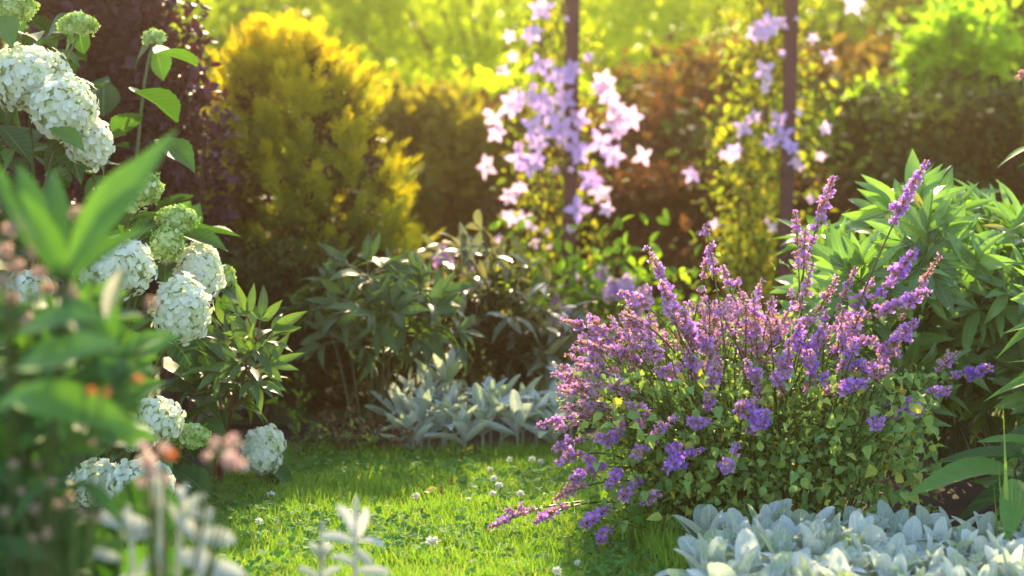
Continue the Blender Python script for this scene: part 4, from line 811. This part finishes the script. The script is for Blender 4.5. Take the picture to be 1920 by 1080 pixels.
# silver stalks in the foreground
def silver_stalk(label, base, pts, leaves, seed, violet=()):
    rr = rng(seed); t = thing("lambs_ear_stalk", base, label, "lamb's ear", "foreground lamb's ear stalks"); s, m = MB(), MB()
    for (x0, y0, x1, y1, d) in pts: s.tube(bez(at(x0, y0, d), at((x0 + x1) / 2 + 4, (y0 + y1) / 2.40, d), at(x1, y1, d), 7), .0034, .0024, 7, .5)
    p0 = at(pts[0][0], pts[0][1], pts[0][4]); s.tube(bez(np.array(base), (np.array(base) + p0) / 2.40, p0, 5), .0036, .0036, 7, .5)
    for (x0, y0, x1, y1, d) in leaves: put_leaf(m, LL[rr.integers(3)], x0, y0, x1, y1, d, d - .03, rr.random() * .8, (rr.normal(0, .5), -.7, .7), rr.uniform(.55, .85) * (1.25 if seed == 703 else 1))
    s.build("stems", M_white_wool, t); m.build("foliage", M_white_wool, t)
    if violet:
        g = MB()
        for (x, y, d) in violet: c = at(x, y, d); g.inst(petal, np.repeat([c], 8, 0), rdir(rr, 8), rdir(rr, 8), .008, rr.random(8) * .4)
        g.build("flower", M_violet, t)
silver_stalk("blurred white woolly stalk standing alone at the bottom of the lawn", (gx(668, 2.76), 2.82, 0), [(665, 1100, 668, 960, 2.76)], [(668, 1010, 645, 952, 2.76), (668, 1010, 684, 950, 2.76), (670, 1015, 715, 1012, 2.76), (668, 1020, 610, 998, 2.76), (668, 1070, 730, 1080, 2.76), (666, 1060, 630, 1040, 2.76), (668, 975, 672, 940, 2.76), (668, 1030, 700, 1060, 2.76)], 701)
silver_stalk("small blurred silver bud stalk at the bottom left of the lone woolly stalk", (gx(602, 2.76), 2.82, 0), [(602, 1110, 602, 1030, 2.76)], [(602, 1060, 590, 1020, 2.76), (602, 1060, 614, 1022, 2.76), (602, 1060, 602, 1018, 2.76), (602, 1090, 575, 1060, 2.76), (602, 1090, 628, 1062, 2.76), (602, 1040, 592, 1030, 2.76)], 702)
silver_stalk("blurred silver leaves and violet tinged flower spikes at the bottom left", (gx(310, 2.40), 2.46, 0), [(300, 1120, 292, 900, 2.40), (330, 1120, 350, 920, 2.40), (370, 1120, 395, 980, 2.40), (250, 1120, 230, 980, 2.40)],
    [(290, 990, 190, 980, 2.40), (292, 960, 285, 900, 2.40), (292, 970, 320, 940, 2.40), (300, 1000, 240, 1010, 2.40), (345, 960, 340, 915, 2.40), (348, 970, 362, 925, 2.40), (370, 1000, 440, 1018, 2.40), (380, 1020, 330, 975, 2.40), (392, 990, 405, 960, 2.40), (330, 1040, 400, 1050, 2.40), (300, 1040, 260, 1060, 2.40), (370, 1060, 450, 1070, 2.40), (320, 1070, 300, 1020, 2.40),
     (230, 1000, 200, 960, 2.40), (232, 1010, 255, 985, 2.40), (340, 1000, 310, 950, 2.40), (355, 950, 372, 962, 2.40), (400, 1060, 420, 1100, 2.40), (230, 1050, 170, 1040, 2.40), (350, 1090, 390, 1060, 2.40), (280, 1080, 230, 1090, 2.40)], 703)
ft = thing("foreground_leaf_plant", (gx(150, 2.64), 2.70, 0), "broad dark green blurred leaves at the bottom left behind the silver stalks", "leafy plant"); m = MB(); s = MB()
for i, (x0, y0, x1, y1, rn) in enumerate(((175, 1080, 200, 1000, .3), (240, 1090, 250, 1045, .8), (120, 1080, 60, 1020, .1), (290, 1090, 350, 1050, .5), (210, 940, 330, 960, .45), (330, 1090, 430, 1085, .7), (60, 1080, 110, 1010, .15), (20, 1080, -20, 1000, .1))):
    put_leaf(m, hl[i % 3], x0, y0, x1, y1, 2.64, 2.58, rn, (0, -1, .4), 1.2); p = at(x0, y0, 2.64); s.tube(bez(np.array([gx(150, 2.64), 2.70, 0.]), np.array([gx(150, 2.64), 2.70, .2]), p, 6), .003, .002, 5, .4)
s.build("stems", M_red_stem, ft); m.build("foliage", M_hleaf, ft)

# ------------------------------------------------------------------ haze added for the warm glow
hm, nt, out = new_mat("glow_haze"); vp = nt.nodes.new("ShaderNodeVolumePrincipled")
vp.inputs["Color"].default_value = (1.0, .66, .38, 1); vp.inputs["Density"].default_value = HAZE_DENSITY; vp.inputs["Anisotropy"].default_value = HAZE_G
nt.links.new(vp.outputs[0], out.inputs["Volume"])
if HAZE_DENSITY > 0:
    m = MB(); x0, x1, y0, y1, z0, z1 = -160, 160, -110, 260, -1, 4.2
    V = [(x, y, z) for z in (z0, z1) for x, y in ((x0, y0), (x1, y0), (x1, y1), (x0, y1))]
    m.add(V, [[3, 2, 1, 0], [4, 5, 6, 7], [0, 1, 5, 4], [1, 2, 6, 5], [2, 3, 7, 6], [3, 0, 4, 7]], .5)
    tag(m.build("haze", hm, smooth=False), "added haze over the whole garden, tinted for the warm glow", "haze", kind="stuff")
